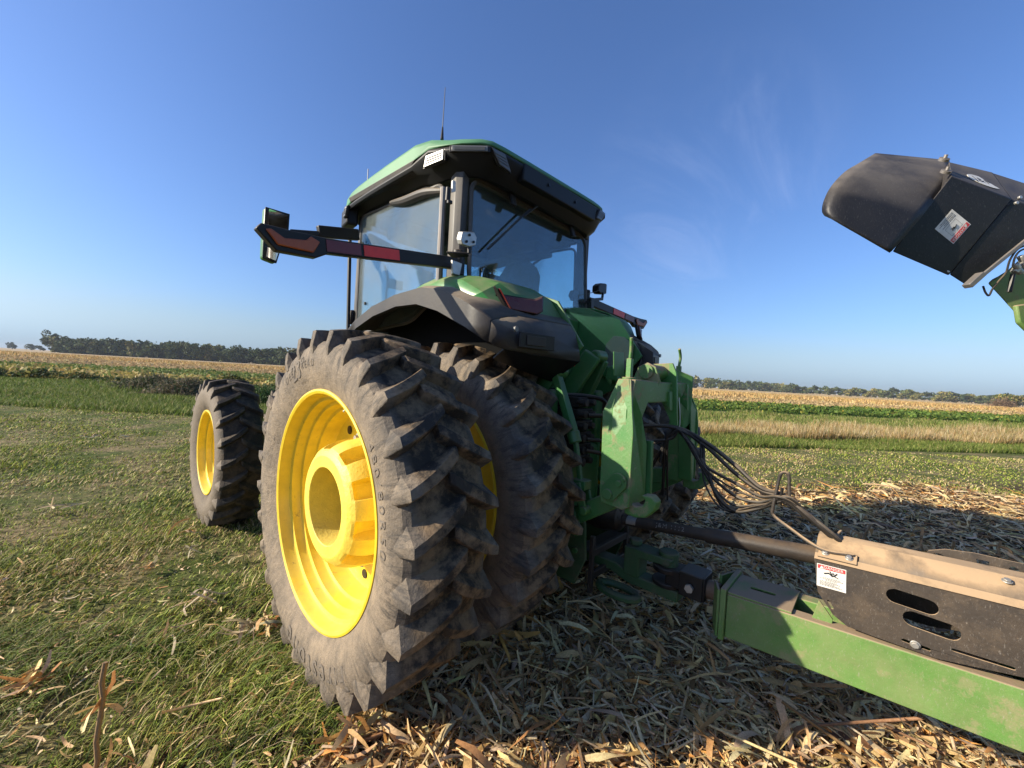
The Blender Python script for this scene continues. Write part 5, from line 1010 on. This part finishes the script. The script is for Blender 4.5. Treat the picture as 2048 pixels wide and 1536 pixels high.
# spout boot: curved hood
Lc = spline([(1750, 308, 0), (1717, 328, 0), (1688, 346, 0), (1662, 374, 0), (1648, 402, 0), (1645, 421, 0), (1651, 431, 0)], 5)
Rc = spline([(1897, 322, 0), (1904, 350, 0), (1880, 385, 0), (1850, 424, 0), (1820, 460, 0), (1798, 486, 0), (1781, 504, 0)], 5)
loops = []
N_ = len(Lc)
for k in range(11):
    f = k/10; lp = []
    for i in range(N_):
        w = i/(N_-1); u = Lc[i][0]*(1-f)+Rc[i][0]*f; v = Lc[i][1]*(1-f)+Rc[i][1]*f
        if w > .7: v += 0
        d = DN - .01 + .06*(1-f) + .42*max(0, 1-w/.55)**1.8 + .05*max(0, 1-f/.2)**2
        lp.append(sv(u, v, d))
    loops.append(lp)
back = [[Vector(CAM) + (p-Vector(CAM))*(1 + .20*(1-abs(2*i/(N_-1)-1))**.5 + .012) + RX*.012*(1-k/10) for i, p in enumerate(lp)] for k, lp in enumerate(loops)]
MB().loft(loops).build('spout_boot', 'spout', G, smooth=True, solid=.012, ang=60); MB().loft(back).build('spout_boot_back', 'spout', G, smooth=True, solid=.012, ang=60)
for u, v in ((1886, 322), (1890, 346)):
    c0 = sv(u, v, DN+.03); b_ = MB(); b_.cyl(c0, c0+UX*.012-FX*.012, .028, 16); b_.cyl(c0+UX*.012-FX*.012, c0+UX*.03-FX*.02, .010, 8); b_.build('clamp_knob', 'doortrim', G, smooth=True)
for u, v, d in ((2030, 407, DN-.004), (1893, 543, DN+.09), (2037, 396, DN+.03)):
    c0 = sv(u, v, d); MB().cyl(c0, c0-FX*.014, .011, 8).build('spout_bolt', 'steel', G, bevel=.002)
def face_frame(p00, p10, p01):
    o, a, b = Vector(p00), Vector(p10)-Vector(p00), Vector(p01)-Vector(p00); n = a.cross(b).normalized(); return o, a.normalized(), (b - a*b.dot(a)/a.dot(a)).normalized(), n
# decal on the dark side (text runs up the spout)
cA, cB, cC = L[0][1], L[1][1], L[0][2]; nrm = (cB-cA).cross(cC-cA).normalized(); nrm = nrm if nrm.dot(FX) < 0 else -nrm
def onface(u, v):
    d = FX + RX*((u-1024)/FPX) + UX*((768-v)/FPX); t = (cA-Vector(CAM)).dot(nrm)/d.dot(nrm); return Vector(CAM)+d*t
q = [onface(1894, 433), onface(1941, 449), onface(1906, 488), onface(1858, 470)]      # TL, TR, BR, BL as seen
# header along the right edge, read from lower right to upper right
o_ = q[2]; ux_ = (q[1]-q[2]); uy_ = (q[1]-q[0]); uxn = ux_.normalized(); uyn = (uy_ - uxn*uy_.dot(uxn)).normalized()
if uxn.cross(uyn).dot(nrm) < 0: o_ = q[1]; uxn = -uxn
dc = decal(o_, uxn, uyn, ux_.length, uy_.length, sp0, portrait=False)
# oval maker's badge on the top face
tA, tB = L[0][1], L[0][0]; n2 = (cB-tA).cross(tB-tA).normalized(); n2 = n2 if n2.dot(FX) < 0 else -n2
def ontop(u, v):
    d = FX + RX*((u-1024)/FPX) + UX*((768-v)/FPX); t = (cA-Vector(CAM)).dot(n2)/d.dot(n2); return Vector(CAM)+d*t
a1, a2 = ontop(1935, 354), ontop(1996, 374); cc = (a1+a2)/2; ax = (a2-a1).normalized(); ay = n2.cross(ax).normalized(); rx_ = (a2-a1).length/2; ry_ = rx_*.62
if ay.z < 0: ay = -ay
ov = MB(); ov.prism([cc + ax*rx_*math.cos(k*math.pi/16) + ay*ry_*math.sin(k*math.pi/16) + n2*.003 for k in range(32)], n2*.002); ovo = ov.build('maker_badge', 'white', sp0)
ux_b = ax if ax.cross(ay).dot(n2) > 0 else -ax
text_mb('J&M', ry_*1.2, cc, ux_b, ay, .006, None, 1.15).build('badge_letters', 'ink', ovo)
# hinge, cylinder and green auger tube going on beyond the frame
gt = MB(); 
AT = ((1975, 566), (2016, 540), (2060, 500), (2200, 560), (2240, 760), (2048, 646), (2003, 596)); gt.loft([[sv(u, v, DN+.14) for u, v in AT], [sv(u+(6 if u < 2100 else 0), v-(6 if v > 560 else 0), DN+.55) for u, v in AT]], closed=True, caps=True); gt.tube([sv(2130, 640, DN+.33), (1.9, -4.6, 2.75), (1.1, -6.2, 2.9)], .23, 24); gt.prism([sv(u, v, DN+.11) for u, v in ((2034, 610), (2060, 606), (2100, 700), (2060, 664), (2040, 645))], FX*.03); gt.build('auger_tube', 'cart_green', G, bevel=.01)
rd = MB(); rd.bar(sv(2075, 462, DN-.04), sv(1967, 549, DN-.02), .022, .016, FX); rd.bar(sv(1962, 548, DN-.03), sv(1934, 573, DN-.02), .03, .05, FX); rd.build('hinge_rod', 'doortrim', G, bevel=.003)
hc = MB()
for i, (u, v) in enumerate(((2040, 512), (2030, 528), (2046, 525), (2036, 538), (2043, 520), (2052, 540))): c0 = sv(u, v, DN-.02+.01*i); hc.cyl(c0, c0+RX*.02-UX*.03, .018, 8)
hc.bar(sv(2036, 533, DN), sv(2028, 545, DN), .03, .03); hc.build('hydraulic_fitting', 'steel', G, bevel=.004)
MB().tube([sv(2026, 548, DN), sv(2019, 584, DN)], .012, 8).build('valve_handle', 'black', G, smooth=True)
for pts in ([(2060, 488), (2036, 498), (2020, 520), (2012, 545), (1998, 562), (1985, 578), (1978, 591), (1971, 585), (1966, 572)], [(2060, 494), (2040, 502), (2030, 515), (2026, 530)]):
    MB().tube(spline([sv(u, v, DN-.03) for u, v in pts]), .0055, 8).build('hydraulic_hose', 'hose', G, smooth=True)
# hopper body standing behind the photographer's right, outside the frame
hb = MB(); ringh = lambda x, ya, yb, z: [(-x, yb, z), (x, yb, z), (x, ya, z), (-x, ya, z)]
hb.loft([ringh(.5, -6.4, -8.0, .9), ringh(1.65, -5.6, -9.0, 2.1), ringh(1.65, -5.6, -9.0, 3.2)], closed=True, caps=True); hb.build('hopper', 'cart_green', G, bevel=.02)

# ---------------------------------------------------------------- thin autumn air
M['air'] = bpy.data.materials.new('air'); M['air'].use_nodes = True
_n, _l = M['air'].node_tree.nodes, M['air'].node_tree.links; _n.remove(_n['Principled BSDF'])
_v = _n.new('ShaderNodeVolumePrincipled'); _v.inputs['Density'].default_value = .00016; _v.inputs['Color'].default_value = (.80, .88, 1, 1); _l.new(_v.outputs[0], _n['Material Output'].inputs['Volume'])
hz = MB().box((0, 0, 12), (9000, 9000, 26)).build('haze', 'air'); tag(hz, 'thin pale haze in the air over the fields', 'haze', kind='stuff')
